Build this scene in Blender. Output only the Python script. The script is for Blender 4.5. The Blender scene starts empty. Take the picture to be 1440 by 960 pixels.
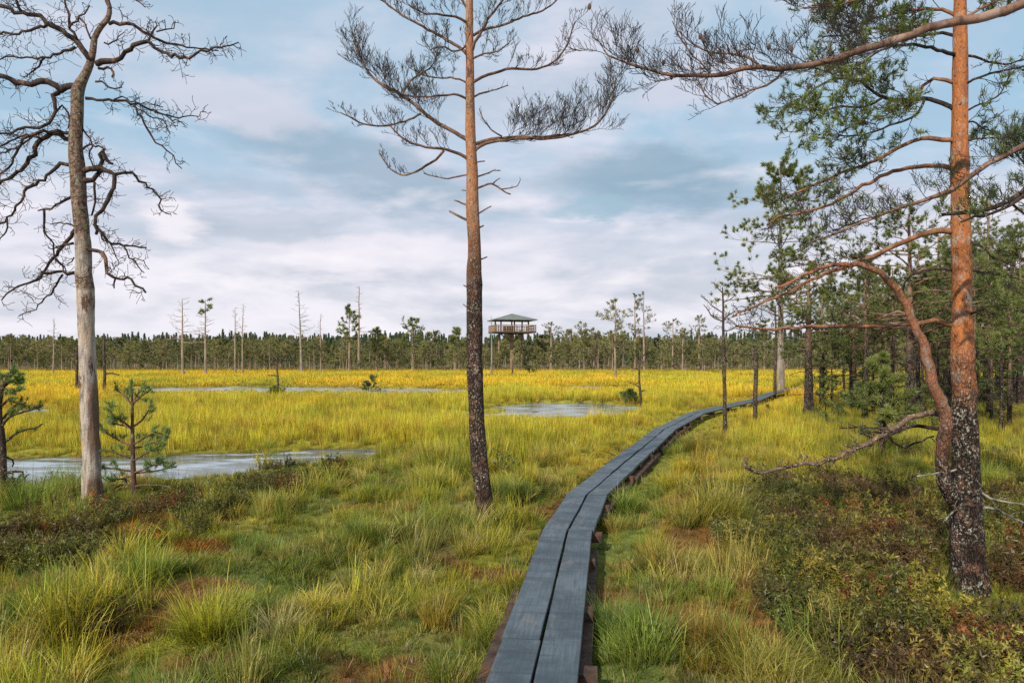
import bpy, math, random
import numpy as np
from mathutils import Vector, Matrix

R = math.radians
scene = bpy.context.scene
COL = scene.collection
F = 1000.0            # focal length in photo pixels (1440 wide)
HZ = 502.0            # horizon row
CAMZ = 2.0
rng = random.Random(7)
nrng = np.random.default_rng(11)

# ------------------------------------------------------------------ helpers
def P(px, py, Y):
    return Vector(((px - 720.0) / F * Y, Y, CAMZ - (py - HZ) / F * Y))

def hash2(ix, iy, seed):
    n = (ix.astype(np.int64) * 374761393 + iy.astype(np.int64) * 668265263 + seed * 1442695041) & 0xffffffff
    n = ((n ^ (n >> 13)) * 1274126177) & 0xffffffff
    n = n ^ (n >> 16)
    return (n & 0xffff) / 65535.0

def vnoise(x, y, seed=0):
    x = np.asarray(x, float); y = np.asarray(y, float)
    ix = np.floor(x); iy = np.floor(y); fx = x - ix; fy = y - iy
    fx = fx * fx * (3 - 2 * fx); fy = fy * fy * (3 - 2 * fy)
    a = hash2(ix, iy, seed); b = hash2(ix + 1, iy, seed); c = hash2(ix, iy + 1, seed); d = hash2(ix + 1, iy + 1, seed)
    return (a * (1 - fx) + b * fx) * (1 - fy) + (c * (1 - fx) + d * fx) * fy

def fbm(x, y, seed=0, oct=3):
    s = 0; a = .5; t = 0
    x = np.asarray(x, float); y = np.asarray(y, float)
    for k in range(oct):
        s = s + a * vnoise(x * 2 ** k, y * 2 ** k, seed + 17 * k); t += a; a *= .5
    return s / t

def sstep(a, b, x):
    t = np.clip((np.asarray(x, float) - a) / (b - a), 0, 1)
    return t * t * (3 - 2 * t)

def tag(o, label=None, cat=None, group=None, kind=None):
    if label: o['label'] = label
    if cat: o['category'] = cat
    if group: o['group'] = group
    if kind: o['kind'] = kind
    return o

def empty(name, loc, label=None, cat=None, group=None):
    o = bpy.data.objects.new(name, None); COL.objects.link(o)
    o.location = loc; o.empty_display_size = .2
    return tag(o, label, cat, group)

class MB:
    def __init__(self):
        self.v = []; self.f = []; self.m = []; self.n = 0
    def add(self, verts, faces, mi=0):
        verts = np.asarray(verts, float).reshape(-1, 3)
        b = self.n
        self.v.append(verts); self.n += len(verts)
        self.f.extend([tuple(i + b for i in q) for q in faces]); self.m.extend([mi] * len(faces))
    def addtris(self, verts, mi=0):          # verts (N,3,3)
        N = len(verts); b = self.n
        if N == 0: return
        self.v.append(np.asarray(verts, float).reshape(-1, 3)); self.n += N * 3
        self.f.extend([(b + 3 * i, b + 3 * i + 1, b + 3 * i + 2) for i in range(N)]); self.m.extend([mi] * N)
    def tube(self, pts, rad, n=6, mi=0, rough=0.0, seed=0, cap=True):
        pts = [Vector(p) for p in pts]
        k = len(pts)
        t = [(pts[min(i + 1, k - 1)] - pts[max(i - 1, 0)]).normalized() for i in range(k)]
        ref = Vector((1, 0, 0)) if abs(t[0].x) < .9 else Vector((0, 1, 0))
        u = (ref - t[0] * ref.dot(t[0])).normalized()
        V = []
        for i in range(k):
            u = u - t[i] * u.dot(t[i])
            u = u.normalized() if u.length > 1e-6 else t[i].orthogonal().normalized()
            w = t[i].cross(u)
            for j in range(n):
                a = 2 * math.pi * j / n
                r = rad[i]
                if rough:
                    r *= 1 + rough * (2 * float(vnoise(j * 1.3 + .5, i * .55, seed)) - 1)
                V.append(pts[i] + (u * math.cos(a) + w * math.sin(a)) * r)
        Fs = []
        for i in range(k - 1):
            for j in range(n):
                a = i * n + j; b = i * n + (j + 1) % n
                Fs.append((a, b, b + n, a + n))
        if cap:
            Fs.append(tuple(range(n - 1, -1, -1))); Fs.append(tuple((k - 1) * n + j for j in range(n)))
        self.add([tuple(x) for x in V], Fs, mi)
    def box(self, c, s, mi=0, rz=0.0):
        V = []
        for z in (-.5, .5):
            for x, y in ((-.5, -.5), (.5, -.5), (.5, .5), (-.5, .5)):
                X = x * s[0]; Y = y * s[1]
                V.append((c[0] + X * math.cos(rz) - Y * math.sin(rz), c[1] + X * math.sin(rz) + Y * math.cos(rz), c[2] + z * s[2]))
        self.add(V, [(3, 2, 1, 0), (4, 5, 6, 7), (0, 1, 5, 4), (1, 2, 6, 5), (2, 3, 7, 6), (3, 0, 4, 7)], mi)
    def mesh(self, name, mats, smooth=True, origin=(0, 0, 0)):
        me = bpy.data.meshes.new(name)
        v = np.concatenate(self.v) if self.v else np.zeros((0, 3))
        v = v - np.asarray(origin, float)
        me.from_pydata(v.tolist(), [], self.f)
        if not isinstance(mats, (list, tuple)): mats = [mats]
        for m in mats: me.materials.append(m)
        if self.m:
            me.polygons.foreach_set('material_index', self.m)
            me.polygons.foreach_set('use_smooth', [smooth] * len(self.f))
        me.update()
        return me
    def build(self, name, mats, parent=None, smooth=True, origin=None, loc=None):
        # vertices are in world space; the object sits at its parent's origin
        if origin is None:
            origin = parent_origin(parent) if parent else (0, 0, 0)
        me = self.mesh(name, mats, smooth, origin)
        o = bpy.data.objects.new(name, me); COL.objects.link(o)
        if parent: o.parent = parent
        else: o.location = origin
        return o

def parent_origin(p):
    v = Vector((0, 0, 0))
    while p is not None:
        v = v + Vector(p.location); p = p.parent
    return v

def spline(pts, vals, step):
    """Catmull-Rom through pts (Vectors), radii along."""
    out = []; ro = []
    n = len(pts)
    for i in range(n - 1):
        p0 = pts[max(i - 1, 0)]; p1 = pts[i]; p2 = pts[i + 1]; p3 = pts[min(i + 2, n - 1)]
        m = max(1, int((p2 - p1).length / step + .5))
        for k in range(m):
            t = k / m
            q = .5 * ((2 * p1) + (p2 - p0) * t + (2 * p0 - 5 * p1 + 4 * p2 - p3) * t * t + (3 * p1 - p0 - 3 * p2 + p3) * t ** 3)
            out.append(q); ro.append(vals[i] * (1 - t) + vals[i + 1] * t)
    out.append(pts[-1]); ro.append(vals[-1])
    return out, ro

def rvec(r):
    return Vector((r.gauss(0, 1), r.gauss(0, 1), r.gauss(0, 1)))

def along(path, s):
    for i in range(len(path) - 1):
        d = path[i + 1] - path[i]; l = d.length
        if s <= l or i == len(path) - 2:
            return path[i] + d * min(1, s / max(l, 1e-6)), d.normalized()
        s -= l

def plen(path):
    return sum((path[i + 1] - path[i]).length for i in range(len(path) - 1))

def side_twigs(mb, path, r, spacing, length, up, lvl, rg, t0=.25, tips=None, gnarl=.25, fwd=.7, shrink=.5, sides=3, mi=0, down=0.0, lenend=.55, radend=.35, minr=.0014):
    L = plen(path); s = t0 * L
    while s < L:
        p, t = along(path, s)
        q = rvec(rg); q = q - t * q.dot(t)
        if q.length < .01: q = t.orthogonal()
        q.normalize()
        q.z = q.z * .8 + up - down
        d = (t * fwd + q * .8).normalized()
        ln = length * rg.uniform(.45, 1.25) * (1 - (1 - lenend) * s / L)
        n = 5 if lvl > 0 else 4
        pp = [p]; dd = d.copy()
        for k in range(n - 1):
            pp.append(pp[-1] + dd * (ln / (n - 1)))
            dd = (dd + Vector((0, 0, (up - down) * .3)) + rvec(rg) * gnarl).normalized()
        rr = [max(minr, r * (1 - (1 - radend) * k / (n - 1))) for k in range(n)]
        mb.tube(pp, rr, sides, mi, cap=False)
        if tips is not None: tips.append((pp[-1], dd, lvl))
        if lvl > 0:
            side_twigs(mb, pp, max(minr, r * .6), spacing * .62, length * shrink, up, lvl - 1, rg, .25, tips, gnarl, fwd, shrink, sides, mi, down, lenend, radend, minr)
        s += spacing * rg.uniform(.6, 1.4)

def needles(mb, tips, count, length, width, spread=.8, mi=0, up=.2, r=nrng, back=.06):
    """tufts of single-triangle needles round twig ends"""
    if not tips: return
    pos = np.array([tuple(t[0]) for t in tips]); dr = np.array([tuple(t[1]) for t in tips])
    pos = np.repeat(pos, count, 0); dr = np.repeat(dr, count, 0)
    N = len(pos)
    pos = pos - dr * (r.random((N, 1)) * back)
    d = dr + r.normal(0, spread, (N, 3)); d[:, 2] += up
    d /= np.linalg.norm(d, axis=1, keepdims=True) + 1e-9
    side = np.cross(d, r.normal(0, 1, (N, 3))); side /= np.linalg.norm(side, axis=1, keepdims=True) + 1e-9
    ln = length * r.uniform(.6, 1.2, (N, 1))
    tri = np.stack([pos - side * width / 2, pos + side * width / 2, pos + d * ln], 1)
    mb.addtris(tri, mi)

# ------------------------------------------------------------------ node helpers
def newmat(name):
    m = bpy.data.materials.new(name); m.use_nodes = True
    nt = m.node_tree; nt.nodes.clear()
    return m, nt

class N:
    def __init__(self, nt): self.nt = nt
    def new(self, t, **kw):
        n = self.nt.nodes.new(t)
        for k, v in kw.items(): setattr(n, k, v)
        return n
    def link(self, a, b): self.nt.links.new(a, b)
    def val(self, sock, v):
        if hasattr(v, 'is_output') or isinstance(v, bpy.types.NodeSocket): self.link(v, sock)
        else: sock.default_value = v
    def math(self, op, a, b=0.0, c=None, clamp=False):
        n = self.new('ShaderNodeMath', operation=op); n.use_clamp = clamp
        self.val(n.inputs[0], a); self.val(n.inputs[1], b)
        if c is not None: self.val(n.inputs[2], c)
        return n.outputs[0]
    def vmath(self, op, a, b=None):
        n = self.new('ShaderNodeVectorMath', operation=op)
        self.val(n.inputs[0], a)
        if b is not None: self.val(n.inputs[1], b)
        return n.outputs[0]
    def mix(self, f, a, b, blend='MIX'):
        n = self.new('ShaderNodeMix', data_type='RGBA', blend_type=blend)
        self.val(n.inputs[0], f)
        for s, v in ((n.inputs[6], a), (n.inputs[7], b)):
            if isinstance(v, tuple) and len(v) == 3: v = (*v, 1)
            self.val(s, v)
        return n.outputs[2]
    def noise(self, vec, scale, detail=3, rough=.55, dist=0.0):
        n = self.new('ShaderNodeTexNoise')
        if vec is not None: self.link(vec, n.inputs['Vector'])
        n.inputs['Scale'].default_value = scale; n.inputs['Detail'].default_value = detail
        n.inputs['Roughness'].default_value = rough; n.inputs['Distortion'].default_value = dist
        return n.outputs['Fac']
    def ramp(self, f, a, b, smooth=True):
        n = self.new('ShaderNodeMapRange'); n.interpolation_type = 'SMOOTHSTEP' if smooth else 'LINEAR'
        self.val(n.inputs[0], f); n.inputs[1].default_value = a; n.inputs[2].default_value = b
        n.inputs[3].default_value = 0; n.inputs[4].default_value = 1
        return n.outputs[0]
    def scale(self, vec, s):
        n = self.new('ShaderNodeMapping'); self.link(vec, n.inputs[0]); n.inputs[3].default_value = s
        return n.outputs[0]
    def objco(self): return self.new('ShaderNodeTexCoord').outputs['Object']
    def pos(self): return self.new('ShaderNodeNewGeometry').outputs['Position']
    def rand(self): return self.new('ShaderNodeObjectInfo').outputs['Random']
    def bump(self, h, strength=.5, dist=.02):
        n = self.new('ShaderNodeBump'); n.inputs['Strength'].default_value = strength; n.inputs['Distance'].default_value = dist
        self.link(h, n.inputs['Height']); return n.outputs[0]
    def out(self, sh):
        o = self.new('ShaderNodeOutputMaterial'); self.link(sh, o.inputs[0])
    def principled(self, col, rough=.8, normal=None, spec=.3):
        p = self.new('ShaderNodeBsdfPrincipled')
        if isinstance(col, tuple): col = (*col, 1)
        self.val(p.inputs['Base Color'], col); self.val(p.inputs['Roughness'], rough)
        p.inputs['Specular IOR Level'].default_value = spec
        if normal is not None: self.link(normal, p.inputs['Normal'])
        return p

def leaf_material(name, c1, c2, trans=.35, nscale=2.0, tint=False, rough=.6, objvar=.25, dry=None):
    m, nt = newmat(name); n = N(nt)
    if tint:
        a = n.new('ShaderNodeAttribute'); a.attribute_type = 'INSTANCER'; a.attribute_name = 'tint'
        col = a.outputs['Color']
        nz = n.noise(n.pos(), nscale, 2)
        col = n.mix(n.ramp(nz, .3, .7), n.mix(1.0, col, (.72, .78, .75), 'MULTIPLY'), n.mix(1.0, col, (1.22, 1.15, 1.1), 'MULTIPLY'))
        # paler tips, roots darkened by blade height, painting in shadow gaps between tufts
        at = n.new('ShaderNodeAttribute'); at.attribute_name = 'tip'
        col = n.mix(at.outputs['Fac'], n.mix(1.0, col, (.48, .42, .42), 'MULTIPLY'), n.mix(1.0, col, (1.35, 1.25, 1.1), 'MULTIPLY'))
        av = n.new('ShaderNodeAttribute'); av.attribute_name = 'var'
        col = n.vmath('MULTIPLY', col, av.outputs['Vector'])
    else:
        nz = n.noise(n.pos(), nscale, 3)
        f = n.math('ADD', n.ramp(nz, .3, .7), n.math('MULTIPLY', n.math('SUBTRACT', n.rand(), .5), objvar), clamp=True)
        col = n.mix(f, c1, c2)
        if dry:
            col = n.mix(n.ramp(n.noise(n.pos(), nscale * 2.3, 2), .62, .72), col, dry)
    d = n.new('ShaderNodeBsdfDiffuse'); n.link(col, d.inputs[0])
    t = n.new('ShaderNodeBsdfTranslucent'); n.link(n.mix(1.0, col, (1.1, 1.1, .6), 'MULTIPLY'), t.inputs[0])
    mx = n.new('ShaderNodeMixShader'); mx.inputs[0].default_value = trans
    n.link(d.outputs[0], mx.inputs[1]); n.link(t.outputs[0], mx.inputs[2])
    g = n.new('ShaderNodeBsdfGlossy'); g.inputs['Roughness'].default_value = .45; g.inputs[0].default_value = (.8, .8, .8, 1)
    m2 = n.new('ShaderNodeMixShader'); m2.inputs[0].default_value = .03
    n.link(mx.outputs[0], m2.inputs[1]); n.link(g.outputs[0], m2.inputs[2])
    n.out(m2.outputs[0])
    return m

def pine_bark(name, z0, z1, lichen=.5, dark=(.028, .02, .017), mid=(.15, .085, .058), org1=(.46, .17, .05), org2=(.30, .15, .08), grey=(.30, .25, .2)):
    m, nt = newmat(name); n = N(nt)
    co = n.objco()
    sep = n.new('ShaderNodeSeparateXYZ'); n.link(co, sep.inputs[0])
    z = sep.outputs[2]
    big = n.noise(co, 3.5, 4)
    zf = n.ramp(n.math('ADD', z, n.math('MULTIPLY', n.math('SUBTRACT', big, .5), (z1 - z0) * 1.6)), z0, z1)
    st = n.scale(co, (1, 1, .38))
    vo = n.new('ShaderNodeTexVoronoi', feature='DISTANCE_TO_EDGE'); vo.inputs['Scale'].default_value = 38
    wn_ = n.new('ShaderNodeTexNoise'); n.link(st, wn_.inputs['Vector']); wn_.inputs['Scale'].default_value = 12; wn_.inputs['Detail'].default_value = 4
    n.link(n.vmath('ADD', st, n.vmath('MULTIPLY', n.vmath('SUBTRACT', wn_.outputs['Color'], (.5, .5, .5)), (.12, .12, .12))), vo.inputs['Vector'])
    crack = n.ramp(vo.outputs['Distance'], .0, .22)
    fine = n.noise(st, 40, 4, .65)
    low = n.mix(n.math('MULTIPLY', crack, fine), dark, mid)
    low = n.mix(n.ramp(n.noise(co, 9, 3), .5, .75), low, (.2, .1, .065))
    li = n.math('MULTIPLY', n.ramp(n.noise(co, 40, 5, .7), .60 - .07 * lichen, .67 - .07 * lichen), n.ramp(n.noise(co, 4, 2), .35, .6))
    low = n.mix(n.math('MULTIPLY', li, .9), low, (.42, .42, .34))
    fl = n.noise(n.scale(co, (1, 1, .45)), 22, 5, .7)
    up = n.mix(n.ramp(fl, .35, .65), org2, org1)
    up = n.mix(n.ramp(n.noise(n.scale(co, (1, 1, .6)), 11, 5, .65), .52, .64), up, grey)
    up = n.mix(n.ramp(n.noise(n.scale(co, (1, 1, .7)), 34, 3), .61, .68), up, (.09, .05, .035))
    up = n.mix(n.math('MULTIPLY', n.ramp(vo.outputs['Distance'], .10, .0), .45), up, (.10, .05, .03))
    col = n.mix(zf, low, up)
    h = n.math('ADD', n.math('MULTIPLY', n.math('MULTIPLY', crack, n.math('SUBTRACT', 1.15, zf)), .8), n.math('MULTIPLY', fine, .5))
    p = n.principled(col, .85, n.bump(h, .9, .02), .15)
    n.out(p.outputs[0]); return m

def wood_mat(name, c1, c2, c3=None, scale=6, stretch=.25, lich=None, lichlo=.62):
    m, nt = newmat(name); n = N(nt)
    co = n.objco()
    st = n.scale(co, (1, 1, stretch))
    f = n.noise(st, scale, 5, .65)
    col = n.mix(n.ramp(f, .32, .68), c1, c2)
    fine = n.noise(st, scale * 6, 4, .7)
    col = n.mix(n.math('MULTIPLY', n.ramp(fine, .5, .75), .6), col, n.mix(1.0, col, (.45, .42, .4), 'MULTIPLY'))
    if c3: col = n.mix(n.ramp(n.noise(n.scale(co, (1, 1, .35)), scale * .55, 3), .56, .66), col, c3)
    if lich: col = n.mix(n.ramp(n.noise(co, scale * 4, 4, .7), lichlo, lichlo + .08), col, lich)
    p = n.principled(col, .85, n.bump(fine, .6, .012), .15)
    n.out(p.outputs[0]); return m

# ------------------------------------------------------------------ render, camera, light, sky
scene.render.engine = 'CYCLES'
scene.view_settings.view_transform = 'Standard'; scene.view_settings.look = 'None'
scene.view_settings.exposure = 0; scene.view_settings.gamma = 1
scene.cycles.use_denoising = False
scene.cycles.max_bounces = 6; scene.cycles.diffuse_bounces = 3; scene.cycles.transparent_max_bounces = 8
scene.cycles.sample_clamp_indirect = 6
scene.render.film_transparent = False

cam = bpy.data.cameras.new('camera'); cam.lens = 25.0; cam.sensor_width = 36.0
cam.clip_end = 6000; cam.clip_start = .05
cam.shift_y = (HZ - 480) / 1440.0
co_ = bpy.data.objects.new('camera', cam); COL.objects.link(co_)
co_.location = (0, 0, CAMZ); co_.rotation_euler = (R(90), 0, 0)
scene.camera = co_

SUN_EL, SUN_AZ = 36.0, 211.0       # azimuth clockwise from +Y: behind the camera, on its left
sd = Vector((math.sin(R(SUN_AZ)) * math.cos(R(SUN_EL)), math.cos(R(SUN_AZ)) * math.cos(R(SUN_EL)), math.sin(R(SUN_EL))))
sl = bpy.data.lights.new('sun', 'SUN'); sl.energy = 4.8; sl.angle = R(.8); sl.color = (1.0, .90, .75)
so = bpy.data.objects.new('sun', sl); COL.objects.link(so); so.location = sd * 50
so.rotation_euler = sd.to_track_quat('Z', 'Y').to_euler()

world = bpy.data.worlds.new('World'); scene.world = world; world.use_nodes = True
wn = world.node_tree; wn.nodes.clear(); n = N(wn)
sky = n.new('ShaderNodeTexSky'); sky.sky_type = 'NISHITA'; sky.sun_disc = False
sky.sun_elevation = R(SUN_EL); sky.sun_rotation = R(SUN_AZ); sky.air_density = 1.0; sky.dust_density = 1.5; sky.ozone_density = 1.5
dirv = n.new('ShaderNodeTexCoord').outputs['Generated']
sx = n.new('ShaderNodeSeparateXYZ'); n.link(dirv, sx.inputs[0])
zc = n.math('MAXIMUM', sx.outputs[2], 0.0)
den = n.math('ADD', zc, .14)
cx = n.math('DIVIDE', sx.outputs[0], den); cy = n.math('DIVIDE', sx.outputs[1], den)
cv = n.new('ShaderNodeCombineXYZ'); n.link(cx, cv.inputs[0]); n.link(cy, cv.inputs[1])
cvec = cv.outputs[0]
az = n.math('ARCTAN2', sx.outputs[0], sx.outputs[1])
el = n.math('ARCSINE', sx.outputs[2])
wA = n.math('MULTIPLY', n.math('SUBTRACT', n.noise(cvec, 1.3, 6, .6), .5), .18)
wB = n.math('MULTIPLY', n.math('SUBTRACT', n.noise(n.scale(cvec, (1.3, 1.3, 1)), 2.2, 6, .6), .5), .085)
azw = n.math('ADD', az, wA); elw = n.math('ADD', el, wB)
def blob(a0, e0, ra, re, tilt=0.0):
    da = n.math('SUBTRACT', azw, a0); de = n.math('SUBTRACT', elw, n.math('ADD', n.math('MULTIPLY', da, tilt), e0))
    q = n.math('ADD', n.math('POWER', n.math('DIVIDE', da, ra), 2.0), n.math('POWER', n.math('DIVIDE', de, re), 2.0))
    return n.ramp(n.math('SQRT', q), 1.12, .45)
cl = n.noise(cvec, .75, 7, .58, .3)                 # cloud sheets
cl2 = n.noise(n.scale(cvec, (.8, 1.5, 1)), 1.9, 6, .6, .2)
# cloud cover: nearly closed low down, broken to blue higher up
cover = n.math('ADD', n.ramp(cl, .40, .62), n.ramp(el, .30, .14), clamp=True)
skyc = n.mix(1.0, sky.outputs[0], (1.0, 1.0, 1.0), 'MULTIPLY')
K = 11.6
def kc(r, g, b): return (r * K, g * K, b * K)
blue = n.mix(.80, skyc, kc(.37, .56, .71))
ae = n.new('ShaderNodeCombineXYZ'); n.link(az, ae.inputs[0]); n.link(n.math('MULTIPLY', el, 3.2), ae.inputs[1])
cloud = n.mix(n.ramp(n.math('ADD', n.math('MULTIPLY', cl2, .5), n.math('MULTIPLY', n.noise(ae.outputs[0], 3.0, 6, .58, .3), .5)), .38, .62), kc(.44, .51, .62), kc(.72, .70, .79))
# towards the horizon a bright lavender white with thin grey streaks
low = n.mix(n.ramp(n.noise(ae.outputs[0], 4.2, 6, .56, .3), .36, .60), kc(.55, .57, .64), kc(.82, .78, .84))
cloud = n.mix(n.ramp(el, .22, .08), cloud, low)
col = n.mix(n.math('MULTIPLY', cover, .9), blue, cloud)
for (a0, e0, ra, re, tl, c, s) in (
        (-.20, .255, .24, .05, -.25, kc(.30, .41, .52), .85),
        (.20, .235, .17, .05, -.05, kc(.27, .39, .50), .95),
        (.11, .205, .07, .016, 0.0, kc(.31, .46, .57), .7),
        (-.33, .165, .13, .026, 0.0, kc(.44, .50, .59), .6),
        (-.43, .17, .05, .03, 0.0, kc(.84, .80, .85), .8),
        (-.20, .14, .20, .035, 0.05, kc(.82, .78, .84), .6),
        (-.36, .32, .14, .035, -.1, kc(.62, .62, .71), .7),
        (.25, .36, .11, .04, .1, kc(.63, .62, .71), .6)):
    col = n.mix(n.math('MULTIPLY', blob(a0, e0, ra, re, tl), s), col, c)
def puff(vec): return n.noise(vec, 3.0, 6, .5, .2)
ae2 = n.vmath('ADD', ae.outputs[0], (-.014, .045, 0.0))
rel = n.math('SUBTRACT', puff(ae.outputs[0]), puff(ae2))
relm = n.math('MULTIPLY', rel, n.ramp(el, .50, .10))
col = n.mix(n.math('MULTIPLY', n.ramp(relm, .0, .13), .62), col, kc(.90, .85, .89))
col = n.mix(n.math('MULTIPLY', n.ramp(relm, .0, -.14), .55), col, kc(.40, .46, .55))
bg = n.new('ShaderNodeBackground'); bg.inputs[1].default_value = .1
n.link(col, bg.inputs[0])
wo = n.new('ShaderNodeOutputWorld'); n.link(bg.outputs[0], wo.inputs[0])

# ------------------------------------------------------------------ layout fields
BW = [(-.40, .2), (.591, 7.48), (.984, 9.37), (1.557, 11.1), (2.50, 13.9), (3.88, 18.0), (6.0, 23.1),
      (7.6, 25.8), (10.3, 30.2), (13.3, 36.3), (17.5, 43.0), (24.0, 51.0)]
BWa = np.array(BW)
def bwx(y): return np.interp(y, BWa[:, 1], BWa[:, 0])
def bwd(x, y):
    """signed distance right of the boardwalk's centre line"""
    dx = np.interp(y, BWa[:, 1], np.gradient(BWa[:, 0], BWa[:, 1]))
    return (np.asarray(x) - bwx(y)) / np.sqrt(1 + dx * dx)

# pools: polygons in plan; far bank, near bank
POOLS = [
    [(-11.5, 11.3), (-8.2, 11.3), (-6.6, 11.8), (-5.2, 12.6), (-4.2, 13.6), (-3.2, 14.8), (-2.9, 16.0), (-4.6, 16.0), (-6.6, 15.2), (-8.6, 14.7), (-12.5, 14.2), (-16, 14), (-15, 12)],
    [(-26, 43.0), (-22, 39.5), (-15, 40.5), (-8, 39.0), (-3.0, 40.5), (-2.2, 44.0), (-4, 48.5), (-10, 50.0), (-17, 50.5), (-24, 49.5)],
    [(-2.6, 25.5), (0.5, 24.4), (3.0, 24.6), (4.0, 25.5), (5.0, 29.5), (4.8, 32.3), (1.5, 32.8), (-.5, 31.0), (-1.2, 28.2)],
    [(3.0, 45.5), (7.5, 44.0), (8.3, 47.0), (7.6, 50.5), (3.5, 51.5)],
    [(-22, 27.2), (-17, 26.6), (-14.4, 27.4), (-15, 28.8), (-19, 29.2)],
]
def poly_sd(x, y, poly):
    """signed distance, negative inside"""
    x = np.asarray(x, float); y = np.asarray(y, float)
    d = np.full(x.shape, 1e9); ins = np.zeros(x.shape, bool)
    k = len(poly)
    for i in range(k):
        ax, ay = poly[i]; bx, by = poly[(i + 1) % k]
        ex, ey = bx - ax, by - ay
        t = np.clip(((x - ax) * ex + (y - ay) * ey) / (ex * ex + ey * ey), 0, 1)
        d = np.minimum(d, np.hypot(x - ax - t * ex, y - ay - t * ey))
        c = ((ay > y) != (by > y)) & (x < (bx - ax) * (y - ay) / (by - ay + 1e-12) + ax)
        ins ^= c
    return np.where(ins, -d, d)
def pool_sd(x, y):
    d = np.full(np.asarray(x).shape, 1e9)
    for p in POOLS: d = np.minimum(d, poly_sd(x, y, p))
    wob = (fbm(np.asarray(x) * .9, np.asarray(y) * .45, 5) - .5) * np.clip(np.asarray(y) * .07, .7, 2.6)
    isl = sstep(.60, .70, fbm(np.asarray(x) * .45 + 3, np.asarray(y) * .7, 6, 2)) * sstep(18, 24, y) * 2.2
    return d + wob + isl
WATER = -.10
def bank(x, y):
    # low growth on the near banks, where the sheets of water open up
    k = np.ones(np.asarray(x).shape)
    for f in (1.04, 1.09, 1.15, 1.22): k = np.where(pool_sd(x * f, y * f) < -.1, .36, k)
    return k
def gz(x, y):
    x = np.asarray(x, float); y = np.asarray(y, float)
    s = bwd(x, y)
    near = 1 - sstep(12, 30, y)
    h = (fbm(x * 1.1, y * 1.1, 3, 3) - .5) * (.16 * near + .08)
    h = h + (fbm(x * 3.3, y * 3.3, 4, 2) - .5) * .07 * near
    h = h + .03 * sstep(1.2, 4.0, s) * (1 - sstep(60, 90, y)) * near
    h = h * sstep(.15, .8, np.abs(s)) - .05 * (1 - sstep(.25, .9, np.abs(s)))
    d = pool_sd(x, y)
    h = np.where(d < 1.0, h * sstep(-.2, 1.0, d) - .45 * sstep(.3, -1.2, d) - .06 * sstep(1.0, .0, d), h)
    return h
def g1(x, y): return float(gz(np.array([x]), np.array([y]))[0])
def on_ground(px, py):
    Y = CAMZ * F / (py - HZ)
    for _ in range(4):
        X = (px - 720) / F * Y
        Y = (CAMZ - g1(X, Y)) * F / (py - HZ)
    return (px - 720) / F * Y, Y

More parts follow.
